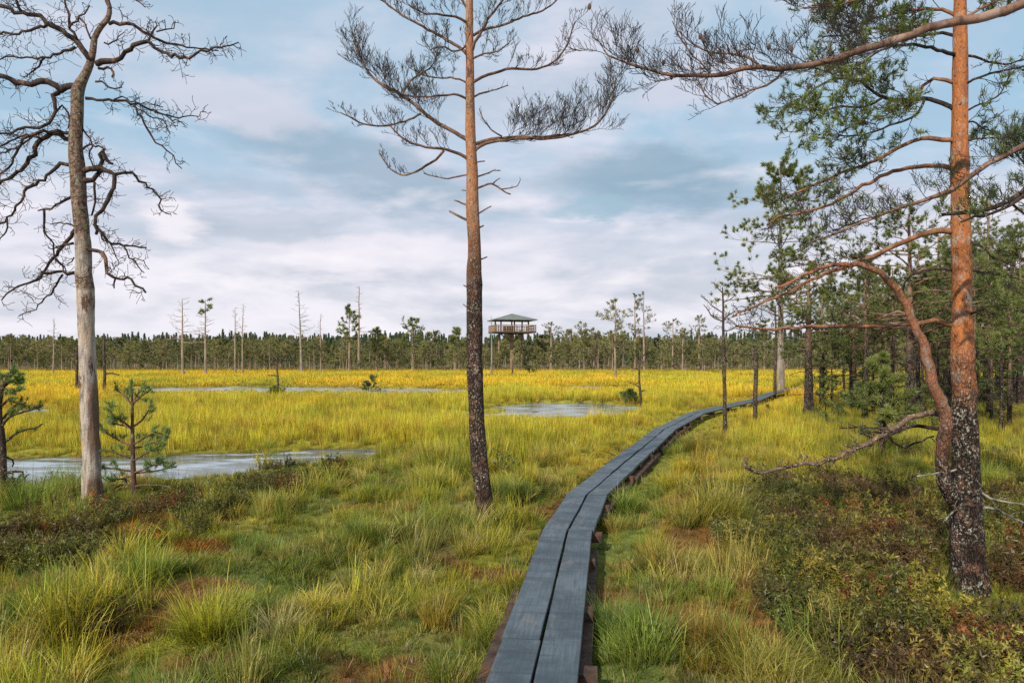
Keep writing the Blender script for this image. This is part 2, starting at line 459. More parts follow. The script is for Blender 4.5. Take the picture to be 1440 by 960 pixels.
GOLD = np.array((.68, .52, .045)); YEL = np.array((.52, .49, .055)); YG = np.array((.35, .36, .042)); OLV = np.array((.19, .23, .04))
GRN = np.array((.15, .235, .05)); STR = np.array((.52, .44, .17)); BRN = np.array((.13, .075, .032)); RUST = np.array((.24, .075, .03)); ORG = np.array((.46, .20, .022))
def field(x, y):
    """grass colour, heather amount, bare amount"""
    x = np.asarray(x, float); y = np.asarray(y, float)
    s = bwd(x, y)
    nb = fbm(x * .22, y * .10, 21, 3); nm = fbm(x * .75, y * .55, 22, 3); nf = fbm(x * 2.2, y * 2.2, 23, 2)
    far = sstep(10.5, 17.0, y + (nb - .5) * 9 + np.clip(-x - 2, 0, 4) * .55)
    c = OLV[None] * (1 - sstep(.42, .62, nm))[:, None] + YG[None] * sstep(.42, .62, nm)[:, None]
    c = c + (GRN - c) * (sstep(.55, .75, nf) * .7)[:, None]
    c = c + (STR - c) * (sstep(.68, .82, fbm(x * 1.3, y * 1.3, 29, 2)) * .35)[:, None]
    g = GOLD[None] * sstep(.40, .60, nb)[:, None] + YEL[None] * (1 - sstep(.40, .60, nb))[:, None]
    g = g + (YG - g) * (sstep(.52, .72, fbm(x * .3, y * .14, 31, 3)) * .75)[:, None]
    c = c + (g - c) * far[:, None]
    # right-hand woodland floor
    wood = sstep(1.5, 4.5, s) * (1 - sstep(55, 75, y)) * sstep(8.5, 11, y)
    wc = YG[None] * sstep(.40, .65, nm)[:, None] + OLV[None] * (1 - sstep(.40, .65, nm))[:, None]
    c = c + (wc - c) * (wood * .85)[:, None]
    # green strip beside the walk, trodden yellow strip outside it
    c = c + (GRN * 1.15 - c) * (sstep(.15, .4, s) * sstep(1.0, .6, s) * .75 * (1 - sstep(14, 24, y)))[:, None]
    tr = sstep(.75, 1.1, s) * sstep(2.0, 1.5, s) * (1 - sstep(16, 26, y))
    c = c + (np.array((.33, .27, .06)) - c) * (tr * .55)[:, None]
    # heather patches
    hr = sstep(1.5, 2.2, s + (nm - .5) * 1.4) * (1 - sstep(9.5, 11.5, y + (nm - .5) * 3))
    hl = sstep(.66, .76, fbm(x * .55 + 9, y * .75, 41, 3)) * sstep(-.8, -1.6, s) * (1 - sstep(11, 13.5, y)) * .9
    d0 = np.hypot(x + 4.6, (y - 8.4)); hl = np.maximum(hl, .5 * sstep(1.3, .6, d0 + (nf - .5)))
    d2 = np.hypot(x + 3.6, (y - 11.0) * 1.3); hl = np.maximum(hl, .45 * sstep(1.0, .5, d2)) * sstep(4.8, 6.5, y)
    wl = sstep(.60, .72, fbm(x * .35, y * .3, 43, 3)) * wood * .7
    d5 = np.minimum(np.hypot(x + 4.05, (y - 8.9) * 1.0), np.hypot(x + 4.75, (y - 8.5) * 1.0)); hl = np.maximum(hl, sstep(.85, .35, d5 + (nf - .5) * .5))
    hea = np.clip(np.maximum(np.maximum(hr * .9, hl), wl), 0, 1) * sstep(.3, .95, np.hypot(x - 3.8, (y - 5.5) * .8)) * (1 - .85 * orange(x, y))
    # bare, mossy, rusty spots
    bare = sstep(.59, .68, fbm(x * 1.5, y * 1.5, 51, 2)) * (1 - sstep(9, 13, y)) * .9
    d3 = np.hypot((x + .85), (y - 4.45)); bare = np.maximum(bare, sstep(.42, .2, d3))
    bare = np.maximum(bare, tr * sstep(.5, .66, nf) * .9)
    return c, hea, bare, far, wood
def orange(x, y):
    m = np.zeros(np.asarray(x).shape)
    for (px, py, r) in ((188, 762, .5), (205, 745, .42), (268, 777, .5), (222, 735, .42), (140, 788, .35)):
        X, Y = (px - 720) / F * 1000 * 2.0 / (py - HZ), 1000 * 2.0 / (py - HZ)
        m = np.maximum(m, sstep(r, r * .4, np.hypot(np.asarray(x) - X, np.asarray(y) - Y)))
    return m

# ------------------------------------------------------------------ ground
ys = np.concatenate([np.arange(-12, 1.6, .8), np.arange(1.6, 14, .09), np.arange(14, 30, .22), np.arange(30, 64, .5), np.arange(64, 130, 2.0), np.geomspace(130, 4000, 26)])
ux = np.concatenate([np.linspace(-1, 1, 261)])
XX = []; YY = []
for y in ys:
    hw = max(6.5, y * .95 + 4) if y < 150 else y * 1.3
    XX.append(np.sign(ux) * np.abs(ux) ** 1.25 * hw); YY.append(np.full(ux.shape, y))
XX = np.array(XX); YY = np.array(YY)
ZZ = gz(XX.ravel(), YY.ravel())
gc, hea, bare, far_, wood_ = field(XX.ravel(), YY.ravel())
og = orange(XX.ravel(), YY.ravel())
soil = np.array((.075, .05, .026))
gcol = gc * .55 + soil * .25
gcol = gcol + (np.array((.055, .045, .022)) - gcol) * (hea * .8)[:, None]
gcol = gcol + (np.array((.16, .075, .03)) - gcol) * (bare * .85)[:, None]
gcol = gcol + (ORG * .35 - gcol) * (og * .9)[:, None]
ffl = sstep(95, 110, YY.ravel()); gcol = gcol + (np.array((.12, .11, .045)) - gcol) * ffl[:, None]
pd = pool_sd(XX.ravel(), YY.ravel()); mud = sstep(.35, -.1, pd)
gcol = gcol + (np.array((.07, .06, .03)) - gcol) * mud[:, None]
me = bpy.data.meshes.new('ground')
W = len(ux); H = len(ys)
me.from_pydata(np.stack([XX.ravel(), YY.ravel(), ZZ], 1).tolist(), [], [(j * W + i, j * W + i + 1, (j + 1) * W + i + 1, (j + 1) * W + i) for j in range(H - 1) for i in range(W - 1)])
me.polygons.foreach_set('use_smooth', [True] * len(me.polygons))
ca = me.color_attributes.new('tint', 'FLOAT_COLOR', 'POINT')
ca.data.foreach_set('color', np.concatenate([gcol, np.ones((len(gcol), 1))], 1).ravel().astype(np.float32))
m, nt = newmat('bog_ground'); n = N(nt)
a = n.new('ShaderNodeAttribute'); a.attribute_name = 'tint'
nz = n.noise(n.pos(), 9, 5, .7); nz2 = n.noise(n.pos(), 60, 3, .6)
c = n.mix(n.ramp(nz, .3, .7), n.mix(1.0, a.outputs['Color'], (.55, .55, .55), 'MULTIPLY'), n.mix(1.0, a.outputs['Color'], (1.3, 1.25, 1.2), 'MULTIPLY'))
n.out(n.principled(c, .95, n.bump(n.math('ADD', nz, n.math('MULTIPLY', nz2, .5)), .8, .05), .1).outputs[0])
me.materials.append(m)
go = bpy.data.objects.new('ground', me); COL.objects.link(go); tag(go, 'flat mossy peat ground of the bog under the grass', kind='structure')

# pools of water
m, nt = newmat('bog_water'); n = N(nt)
wv = n.noise(n.scale(n.pos(), (1.2, 2.6, 1)), 2.6, 4, .6); wv2 = n.noise(n.scale(n.pos(), (1, 2, 1)), 11, 3, .6)
pale_mix = n.ramp(n.noise(n.scale(n.pos(), (.5, 1.5, 1)), 1.4, 6, .62), .46, .62)  # streaky mask for paler, rougher blue-grey patches in the water colour
c = n.mix(pale_mix, (.08, .105, .13), (.37, .42, .48))
p = n.principled(c, n.math('ADD', .12, n.math('MULTIPLY', pale_mix, .25)), n.bump(n.math('ADD', wv, n.math('MULTIPLY', wv2, .3)), .18, .03), .8)
p.inputs['IOR'].default_value = 1.45
n.out(p.outputs[0]); WATERM = m
for i, poly in enumerate(POOLS):
    cx_ = sum(p[0] for p in poly) / len(poly); cy_ = sum(p[1] for p in poly) / len(poly)
    mb = MB(); mb.add([(cx_ + (x - cx_) * 1.25 + math.copysign(.8, x - cx_), cy_ + (y - cy_) * 1.25 + math.copysign(.8, y - cy_), WATER) for x, y in poly], [tuple(range(len(poly)))])
    o = mb.build('bog_pool', WATERM, smooth=False)
    tag(o, ['pale rippled bog pool behind the bare dead pine', 'long thin bright bog pool far out before the tree line', 'shallow bog pool beyond the reddish pine, left of the walk', 'narrow far bog pool below the slim trees right of the tower', 'small dark bog channel in the yellow sedge on the left'][i], kind='structure')

# ------------------------------------------------------------------ stuff: grass and heather
def proto(name, mb, mats, coll, tipv=None, smooth=True):
    me = mb.mesh(name, mats, smooth)
    if tipv is not None:
        at = me.attributes.new('tip', 'FLOAT', 'POINT'); at.data.foreach_set('value', np.asarray(tipv, np.float32))
        vv = getattr(mb, 'var', None) or [1.0] * len(tipv)
        at = me.attributes.new('var', 'FLOAT', 'POINT'); at.data.foreach_set('value', np.asarray(vv, np.float32))
    o = bpy.data.objects.new(name, me); coll.objects.link(o); return o

def tuft(nbl, h, spread, base, width, droop, r, lean=(0, 0), mb=None, tipv=None, seg=3):
    if mb is None: mb = MB(); tipv = []
    for _ in range(nbl):
        a = r.uniform(0, 2 * math.pi); b = base * math.sqrt(r.random())
        p = Vector((b * math.cos(a), b * math.sin(a), -.03))
        a2 = a + r.gauss(0, .7)
        d = Vector((math.cos(a2) * spread * r.uniform(.2, 1) + lean[0], math.sin(a2) * spread * r.uniform(.2, 1) + lean[1], 1)).normalized()
        L = h * r.uniform(.5, 1.15); w = width * r.uniform(.7, 1.2)
        side = Vector((-math.sin(a2 + r.gauss(0, .8)), math.cos(a2 + r.gauss(0, .8)), 0)).normalized()
        V = []; T = []
        for k in range(seg + 1):
            t = k / seg; ww = w * (1 - t ** 1.6) * .5
            if k < seg: V += [tuple(p - side * ww), tuple(p + side * ww)]; T += [t, t]
            else: V += [tuple(p)]; T += [t]
            p = p + d * (L / seg)
            d = (d + Vector((d.x, d.y, 0)) * droop * .5 + Vector((0, 0, -droop * (.35 + .5 * t)))).normalized()
        Fc = [(2 * k, 2 * k + 1, 2 * k + 3, 2 * k + 2) for k in range(seg - 1)] + [(2 * seg - 2, 2 * seg - 1, 2 * seg)]
        mb.add(V, Fc); tipv += T; vv = r.gauss(1, .22); mb.var = getattr(mb, 'var', []) + [max(.45, vv)] * len(T)
    return mb, tipv

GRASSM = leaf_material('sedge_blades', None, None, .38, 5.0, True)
def coll(name): return bpy.data.collections.new(name)
r = random.Random(3)
C_ARCH = coll('arching'); C_UP = coll('upright'); C_FAR = coll('far'); C_MOSS = coll('moss'); C_HEA = coll('heath')
for i in range(7):
    mb, t = tuft(54, .30, .75, .07, .0065, .55 + .1 * (i % 3), r); proto('tuft_a%d' % i, mb, GRASSM, C_ARCH, t)
for i in range(3):
    mb, t = tuft(42, .36, .38, .10, .0065, .22, r, (.12, 0)); proto('tuft_b%d' % i, mb, GRASSM, C_ARCH, t)
for i in range(6):
    mb, t = tuft(30, .56, .22, .17, .013, .13, r, (.05, 0)); proto('tuft_u%d' % i, mb, GRASSM, C_UP, t)
for i in range(6):
    mb, t = tuft(46, .46, .22, .55, .034, .12, r, seg=2); proto('tuft_f%d' % i, mb, GRASSM, C_FAR, t)
for i in range(5):
    mb, t = tuft(70, .075, 1.1, .11, .008, .4, r, seg=2); proto('moss_%d' % i, mb, GRASSM, C_MOSS, t)

HSTEM = wood_mat('heather_stem', (.06, .035, .025), (.13, .075, .05), scale=20)
for i in range(6):
    mb = MB(); tv = []
    tips = []
    for s in range(19):
        a = r.uniform(0, 6.28); b = .12 * math.sqrt(r.random())
        p = Vector((b * math.cos(a), b * math.sin(a), -.03)); d = Vector((math.cos(a) * .55 * r.random(), math.sin(a) * .55 * r.random(), 1)).normalized()
        L = r.uniform(.14, .34); pts = [p]
        for k in range(4):
            pts.append(pts[-1] + d * L / 4); d = (d + rvec(r) * .22).normalized()
            if k > 0:
                for q in range(3): tips.append((pts[-1] + rvec(r) * .012, (d + rvec(r) * .5).normalized(), 0))
        mb.tube(pts, [.0028, .0025, .002, .0017, .0012], 3, 1, cap=False)
    nv = mb.n
    needles(mb, tips, 6, .036, .012, .9, 0, .1)
    proto('heath_%d' % i, mb, [GRASSM, HSTEM], C_HEA, [0.5] * nv + [.6] * (mb.n - nv))

def scatter(name, x, y, scale, idx, tint, cl, label, zoff=0.0, sx=None, tilt=.12):
    n_ = len(x); z = gz(x, y) + zoff
    me = bpy.data.meshes.new(name); me.from_pydata(np.stack([x, y, z], 1).tolist(), [], [])
    rot = np.stack([nrng.normal(0, tilt, n_), nrng.normal(0, tilt, n_), nrng.uniform(0, 6.28, n_)], 1)
    scl = np.stack([scale if sx is None else sx] * 2 + [scale], 1)
    for nm, ty, key, d in (('rot', 'FLOAT_VECTOR', 'vector', rot), ('scl', 'FLOAT_VECTOR', 'vector', scl), ('idx', 'INT', 'value', idx), ('tint', 'FLOAT_COLOR', 'color', np.concatenate([tint, np.ones((n_, 1))], 1))):
        at = me.attributes.new(nm, ty, 'POINT')
        at.data.foreach_set(key, np.asarray(d, np.int32 if ty == 'INT' else np.float32).ravel())
    o = bpy.data.objects.new(name, me); COL.objects.link(o); tag(o, label, kind='stuff')
    ng = bpy.data.node_groups.new(name, 'GeometryNodeTree')
    ng.interface.new_socket('Geometry', in_out='INPUT', socket_type='NodeSocketGeometry')
    ng.interface.new_socket('Geometry', in_out='OUTPUT', socket_type='NodeSocketGeometry')
    gi = ng.nodes.new('NodeGroupInput'); gout = ng.nodes.new('NodeGroupOutput')
    iop = ng.nodes.new('GeometryNodeInstanceOnPoints'); ci = ng.nodes.new('GeometryNodeCollectionInfo')
    ci.inputs[0].default_value = cl; ci.inputs[1].default_value = True; ci.inputs[2].default_value = True
    def na(nm, ty):
        k = ng.nodes.new('GeometryNodeInputNamedAttribute'); k.data_type = ty; k.inputs[0].default_value = nm
        return k.outputs[0]
    L = ng.links.new
    L(gi.outputs[0], iop.inputs['Points']); L(ci.outputs[0], iop.inputs['Instance'])
    iop.inputs['Pick Instance'].default_value = True
    L(na('idx', 'INT'), iop.inputs['Instance Index']); L(na('rot', 'FLOAT_VECTOR'), iop.inputs['Rotation']); L(na('scl', 'FLOAT_VECTOR'), iop.inputs['Scale'])
    L(iop.outputs[0], gout.inputs[0])
    md = o.modifiers.new('scatter', 'NODES'); md.node_group = ng
    return o

def sample(y0, y1, dens, side=.76, extra=1.0):
    """jittered random points in the view wedge"""
    A = (y1 - y0) * (side * (y0 + y1) + 2 * extra)
    n_ = int(A * dens)
    y = np.sqrt(nrng.uniform(y0 ** 2, y1 ** 2, int(n_ * 1.0)))
    x = nrng.uniform(-1, 1, len(y)) * (side * y + extra)
    return x, y
TREES_CLEAR = []
def jit(c, v=.18):
    return np.clip(c * (1 + nrng.normal(0, v, (len(c), 1))) * (1 + nrng.normal(0, .06, c.shape)), .004, .8)

# -- foreground arching sedge
xs, yy = [], []
for (y0, y1, dn) in ((1.9, 4.5, 105), (4.5, 8, 80), (8, 13, 50), (13, 20, 26)):
    a_, b_ = sample(y0, y1, dn); xs.append(a_); yy.append(b_)
tx_, ty_, ts_, tk_ = [], [], [], []
for (y0, y1, dn, m_) in ((1.9, 6, 3.6, 20), (6, 11, 2.6, 18), (11, 17, 1.4, 14)):
    a_, b_ = sample(y0, y1, dn)
    for ax, ay in zip(a_, b_):
        k = int(m_ * nrng.uniform(.5, 1.5)); rad = nrng.uniform(.07, .20)
        tx_.append(ax + nrng.normal(0, rad, k)); ty_.append(ay + nrng.normal(0, rad, k)); ts_.append(np.full(k, nrng.uniform(.75, 1.45))); tk_.append(np.full(k, nrng.random()))
nb_ = sum(len(q) for q in xs)
sub = nrng.random(nb_) < .55
x = np.concatenate([np.concatenate(xs)[sub]] + tx_); y = np.concatenate([np.concatenate(yy)[sub]] + ty_)
tsc = np.concatenate([np.full(sub.sum(), .62)] + ts_); tkk = np.concatenate([nrng.random(sub.sum())] + tk_)
c, hea, bare, far_, wood_ = field(x, y); s = np.abs(bwd(x, y)); d = pool_sd(x, y)
clump = fbm(x * 1.6, y * 1.6, 61, 2)
keep = (s > np.where(y > 8, .29, .315)) & (d > .12) & (nrng.random(len(x)) > np.clip(hea * .6 + bare * 1.0 + (1 - sstep(.25, .5, clump)) * .3, 0, 1)) & (nrng.random(len(x)) > far_ * .5) & (orange(x, y) < .12)
x, y, c, d, clump, s, hea, tsc, tkk = x[keep], y[keep], c[keep], d[keep], clump[keep], s[keep], hea[keep], tsc[keep], tkk[keep]
sc = (.6 + .55 * sstep(.3, .75, clump)) * tsc * (.74 + .26 * sstep(3.0, 6.5, y)) * nrng.uniform(.7, 1.25, len(x)) * (.55 + .45 * sstep(.2, 1.4, d)) * np.where(s < .62, .80, 1.0) * (1 - .3 * hea) * (.4 + .6 * sstep(.3, .95, np.hypot(x - 3.8, (y - 5.5) * .8)))
kk = tkk[:, None]
c = np.where(kk < .10, c * .5 + STR * .5, np.where(kk < .36, c * .4 + GRN * .75, np.where(kk < .5, c * .5 + YEL * .5, np.where(kk > .93, c * .5 + np.array((.36, .20, .05)) * .5, c))))
tt = jit(c)
k = nrng.random(len(x)) < .09; tt[k] = STR * nrng.uniform(.7, 1.1, (k.sum(), 1))
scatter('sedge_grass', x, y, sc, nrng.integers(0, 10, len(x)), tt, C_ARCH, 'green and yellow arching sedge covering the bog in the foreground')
# -- upright golden sedge of the middle distance
xs, yy = [], []
for (y0, y1, dn) in ((9.5, 16, 26), (16, 26, 26), (26, 40, 15)):
    a_, b_ = sample(y0, y1, dn); xs.append(a_); yy.append(b_)
x = np.concatenate(xs); y = np.concatenate(yy)
c, hea, bare, far_, wood_ = field(x, y); s = np.abs(bwd(x, y)); d = pool_sd(x, y)
band = fbm(x * .35, y * .8, 63, 3)
keep = (s > .5) & ((d > .05) | ((d > -1.6) & (fbm(x * .8, y * 1.6, 64, 2) > .57))) & (nrng.random(len(x)) < np.clip(far_ * 1.1 - .1 + wood_ * .45, 0, 1)) & (nrng.random(len(x)) > hea * .7)
x, y, c, d, band, s, wood_ = x[keep], y[keep], c[keep], d[keep], band[keep], s[keep], wood_[keep]
sc = (.35 + .95 * band) * nrng.uniform(.65, 1.25, len(x)) * np.where(d > 0, bank(x, y), .7) * (.35 + .65 * sstep(.5, 2.4, s)) * np.where(d > .05, .5 + .5 * sstep(.2, 2.2, d), .8) * (1 - .35 * wood_)
br_ = (nrng.random(len(x)) < .05 + .30 * sstep(.55, .68, fbm(x * .28, y * .9, 66, 3)) * (1 - sstep(26, 36, y)))
c[br_] = c[br_] * .35 + np.array((.22, .115, .03)); lowband = sstep(.5, .36, band)[:, None] * .35; c = c * (1 - lowband) + np.array((.26, .27, .06)) * lowband
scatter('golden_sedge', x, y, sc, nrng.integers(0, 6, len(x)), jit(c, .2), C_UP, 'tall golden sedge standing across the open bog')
# -- far sedge
xs, yy = [], []
for (y0, y1, dn) in ((36, 60, 3.6), (60, 118, 1.3)):
    a_, b_ = sample(y0, y1, dn, .78, 4); xs.append(a_); yy.append(b_)
x = np.concatenate(xs); y = np.concatenate(yy)
c, hea, bare, far_, wood_ = field(x, y); s = np.abs(bwd(x, y)); d = pool_sd(x, y)
keep = (d > .2) & (s > .9)
x, y, c, d, wood_ = x[keep], y[keep], c[keep], d[keep], wood_[keep]
e = sstep(88, 100, y)[:, None]; c = c * (1 - e) + np.array((.27, .22, .07)) * e
sc = nrng.uniform(.6, 1.1, len(x)) * bank(x, y) * (.4 + .6 * sstep(.3, 4, d)) * (1 - .3 * wood_)
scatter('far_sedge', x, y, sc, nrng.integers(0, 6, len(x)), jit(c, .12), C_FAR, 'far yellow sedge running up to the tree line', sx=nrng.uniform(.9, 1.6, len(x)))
# -- moss
xs, yy = [], []
for (y0, y1, dn) in ((1.9, 7, 95), (7, 12, 40)):
    a_, b_ = sample(y0, y1, dn); xs.append(a_); yy.append(b_)
ox = []; oy = []
for (px, py, rr) in ((188, 762, .5), (205, 745, .42), (268, 777, .5), (222, 735, .42), (140, 788, .35)):
    X, Y = (px - 720) / F * 2000.0 / (py - HZ), 2000.0 / (py - HZ)
    k = int(420 * rr); q = nrng.uniform(0, 6.28, k); w = np.sqrt(nrng.random(k)) * rr
    ox.append(X + w * np.cos(q)); oy.append(Y + w * np.sin(q))
x = np.concatenate(xs + ox); y = np.concatenate(yy + oy)
c, hea, bare, far_, wood_ = field(x, y); s = np.abs(bwd(x, y)); og = orange(x, y)
keep = (s > .42) & (pool_sd(x, y) > .1); x, y, c, bare, og, hea = x[keep], y[keep], c[keep], bare[keep], og[keep], hea[keep]
c = c * .8; c = c + (np.array((.26, .11, .045)) - c) * (bare * .85)[:, None]; og = og * sstep(.38, .56, fbm(x * 7, y * 7, 72, 2)); c = c + (ORG - c) * (og * .95)[:, None]; c = c * (1 - .45 * sstep(.05, .5, orange(x, y)) * (1 - og))[:, None]
rd = sstep(.6, .75, fbm(x * 2.4, y * 2.4, 71, 2)) * .6; c = c + (RUST * .7 - c) * rd[:, None]
scatter('ground_moss', x, y, nrng.uniform(.6, 1.3, len(x)) * (1 + og * .3), nrng.integers(0, 5, len(x)), jit(c, .25), C_MOSS, 'low green, brown and orange moss between the sedge tufts')
# -- heather
xs, yy = [], []
for (y0, y1, dn) in ((1.9, 8, 46), (8, 14, 30), (14, 30, 6)):
    a_, b_ = sample(y0, y1, dn); xs.append(a_); yy.append(b_)
x = np.concatenate(xs); y = np.concatenate(yy)
c, hea, bare, far_, wood_ = field(x, y); s = np.abs(bwd(x, y))
keep = (s > .6) & (pool_sd(x, y) > .3) & (nrng.random(len(x)) < hea); x, y, hea = x[keep], y[keep], hea[keep]
nn = fbm(x * 1.2, y * 1.2, 81, 3)[:, None]
c = np.array((.13, .15, .04)) * (1 - sstep(.4, .65, nn)) + np.array((.14, .10, .05)) * sstep(.4, .65, nn)
k = nrng.random(len(x)) < .30; c[k] = np.array((.27, .27, .06)); k = nrng.random(len(x)) < .05; c[k] = np.array((.24, .10, .04))
scatter('heather', x, y, nrng.uniform(.6, 1.15, len(x)), nrng.integers(0, 6, len(x)), jit(c, .25), C_HEA, 'low dark heather and bog shrubs in brown and olive patches')

# a few tussocks one can point at
def tussock(px, py, h, nbl, spread, tint, label, base=.10, droop=.55, lean=(0, 0)):
    X, Y = on_ground(px, py)
    mb, t = tuft(nbl, h, spread, base, .0055, droop, random.Random(int(px * 7 + py)), lean)
    m = leaf_material('tussock_blades', tuple(x * .7 for x in tint), tuple(min(1, x * 1.25) for x in tint), .35, 14)
    o = mb.build('grass_tussock', m, origin=(0, 0, 0)); o.location = (X, Y, g1(X, Y))
    tag(o, label, 'grass tussock')
tussock(612, 880, .36, 230, .42, (.34, .25, .04), 'golden upright grass tussock left of the boardwalk beside a bare brown patch')
tussock(392, 893, .40, 190, .85, (.40, .35, .16), 'pale straw coloured tussock in the left foreground grass')
tussock(862, 890, .40, 260, .75, (.12, .18, .045), 'dark green tussock leaning on the right edge of the boardwalk', lean=(.12, 0))
tussock(1070, 945, .42, 320, 1.0, (.30, .29, .055), 'wide yellow-green tussock at the bottom edge right of the boardwalk', .16)
tussock(868, 720, .36, 220, .8, (.13, .19, .05), 'bright green tussock in the bend right of the boardwalk')
tussock(970, 800, .34, 200, .9, (.31, .29, .06), 'light yellow-green tussock between the boardwalk and the heather')

# ------------------------------------------------------------------ boardwalk
m, nt = newmat('boardwalk_planks'); n = N(nt)
co = n.objco(); rnd = n.rand()
off = n.vmath('ADD', co, None)
cmb = n.new('ShaderNodeCombineXYZ'); n.link(n.math('MULTIPLY', rnd, 37.0), cmb.inputs[0]); n.link(n.math('MULTIPLY', rnd, 91.0), cmb.inputs[1])
cs = n.vmath('ADD', co, cmb.outputs[0])
grain = n.noise(n.scale(cs, (1, .05, 1)), 60, 4, .6, .4)
stain = n.noise(n.scale(cs, (.8, 1.1, 1)), 3.2, 5, .6)
cross = n.noise(n.scale(cs, (.35, 3.2, 1)), 2.0, 3, .6, .5)
base = n.mix(n.ramp(stain, .3, .7), (.032, .047, .058), (.092, .117, .136))
base = n.mix(n.math('MULTIPLY', n.ramp(grain, .42, .7), .65), base, (.035, .05, .06))
base = n.mix(n.math('MULTIPLY', n.ramp(cross, .54, .64), .7), base, (.035, .042, .05))
base = n.mix(n.math('MULTIPLY', n.ramp(n.noise(n.scale(cs, (1, .5, 1)), 5, 4, .65, .8), .55, .68), .42), base, (.17, .15, .135))
vk = n.new('ShaderNodeTexVoronoi'); vk.inputs['Scale'].default_value = 2.3; n.link(n.scale(cs, (1, .6, 0)), vk.inputs['Vector'])
base = n.mix(n.ramp(vk.outputs['Distance'], .11, .05), base, (.02, .018, .018))
rg = n.math('ADD', .38, n.math('MULTIPLY', grain, .25))
n.out(n.principled(base, rg, n.bump(n.math('ADD', grain, n.math('MULTIPLY', stain, .4)), .35, .008), .5).outputs[0]); PLANK = m
OLDW = wood_mat('old_sleeper', (.045, .03, .024), (.11, .075, .055), (.14, .06, .03), 9, 1.0)
bw = empty('boardwalk', (0, 3, 0), 'long curving boardwalk of two grey wet planks through the bog', 'boardwalk')
brr = random.Random(5)
cent = [Vector((a, b)) for a, b in BW]
def dirat(i): return (cent[i + 1] - cent[i]).normalized()
zt = .195; tops = []
for i in range(len(cent) - 1):
    d = dirat(i); dp = dirat(i - 1) if i > 0 else d; dn = dirat(i + 1) if i < len(cent) - 2 else d
    nrm = Vector((d.y, -d.x))
    m0 = (d + dp).normalized(); m0 = Vector((m0.y, -m0.x)) / max(.5, Vector((m0.y, -m0.x)).dot(nrm))
    m1 = (d + dn).normalized(); m1 = Vector((m1.y, -m1.x)) / max(.5, Vector((m1.y, -m1.x)).dot(nrm))
    L = (cent[i + 1] - cent[i]).length; ang = math.atan2(d.y, d.x) - math.pi / 2
    for (o0, o1) in ((-.258, -.011), (.011, .258)):
        o0 += brr.uniform(-.006, .006) if o0 < 0 else 0; o1 += brr.uniform(-.006, .006) if o1 > 0 else 0
        cuts = [0, 1] if L < 3.4 else [0, brr.uniform(.3, .7), 1]
        for q0, q1 in zip(cuts[:-1], cuts[1:]):
          mb = MB(); nseg = max(2, int(L * (q1 - q0) / .4)); V = []; zj = brr.uniform(-.008, .006); sj = brr.uniform(-.004, .004)
          g0, g1_ = q0 + .006 / L, q1 - .006 / L
          for k in range(nseg + 1):
              t = g0 + (g1_ - g0) * k / nseg
              c = cent[i].lerp(cent[i + 1], t); mm = m0.lerp(m1, t)
              wob = brr.uniform(-.003, .003)
              for (of, z, b) in ((o0, -.045, 0), (o1, -.045, 0), (o1, -.004, 0), (o1 - .004, 0, 0), (o0 + .004, 0, 0), (o0, -.004, 0)):
                  q = c + mm * (of + wob + sj)
                  V.append((q.x, q.y, zt + z + zj + .004 * math.sin(k * 1.7 + i)))
          Fc = []
          for k in range(nseg):
              for j in range(6): Fc.append((k * 6 + j, k * 6 + (j + 1) % 6, (k + 1) * 6 + (j + 1) % 6, (k + 1) * 6 + j))
          Fc.append(tuple(range(5, -1, -1))); Fc.append(tuple(nseg * 6 + j for j in range(6)))
          # local frame: y along the plank
          Rm = Matrix.Rotation(-ang, 3, 'Z')
          org = Vector((cent[i].x, cent[i].y, 0))
          V = [tuple(Rm @ (Vector(v) - org)) for v in V]
          mb.add(V, Fc)
          me = mb.mesh('plank', PLANK, False); o = bpy.data.objects.new('plank', me); COL.objects.link(o)
          o.parent = bw; o.location = org - Vector(bw.location); o.rotation_euler = (0, 0, ang)
# cross sleepers and the old stringers below
tot = [0]
for i in range(len(cent) - 1): tot.append(tot[-1] + (cent[i + 1] - cent[i]).length)
def bw_at(s):
    for i in range(len(cent) - 1):
        if s <= tot[i + 1] or i == len(cent) - 2:
            return cent[i].lerp(cent[i + 1], (s - tot[i]) / (tot[i + 1] - tot[i])), dirat(i)
s = 2.6
while s < 40:
    c, d = bw_at(s); a = math.atan2(d.y, d.x) - math.pi / 2
    mb = MB(); w = brr.uniform(.57, .66); sh = brr.uniform(-.04, .06)
    mb.box((c.x + d.y * sh, c.y - d.x * sh, zt - .047 - .045), (w, .13, .088), 0, a + brr.gauss(0, .05))
    mb.build('sleeper', OLDW, bw, False)
    s += brr.uniform(.95, 1.5) if s < 20 else 2.2
for side, a0, a1, wd in ((-.285, 2.2, 5.7, .15), (.26, 2.0, 7.3, .11), (.27, 8.6, 14.6, .15), (.27, 15.2, 21, .14), (-.28, 7.4, 12, .10)):
    pts = []; q = a0
    while q <= a1:
        c, d = bw_at(q); pts.append((c + Vector((d.y, -d.x)) * side, d)); q += .5
    V = []; Fc = []
    for (c, d) in pts:
        nn_ = Vector((d.y, -d.x))
        for (o_, z) in ((-wd / 2, -.02), (wd / 2, -.02), (wd / 2, .075), (-wd / 2, .08)):
            q2 = c + nn_ * o_; V.append((q2.x, q2.y, z))
    for k in range(len(pts) - 1):
        for j in range(4): Fc.append((k * 4 + j, k * 4 + (j + 1) % 4, (k + 1) * 4 + (j + 1) % 4, (k + 1) * 4 + j))
    Fc.append((3, 2, 1, 0)); Fc.append(tuple((len(pts) - 1) * 4 + j for j in range(4)))
    mb = MB(); mb.add(V, Fc); mb.build('stringer', OLDW, bw, False)

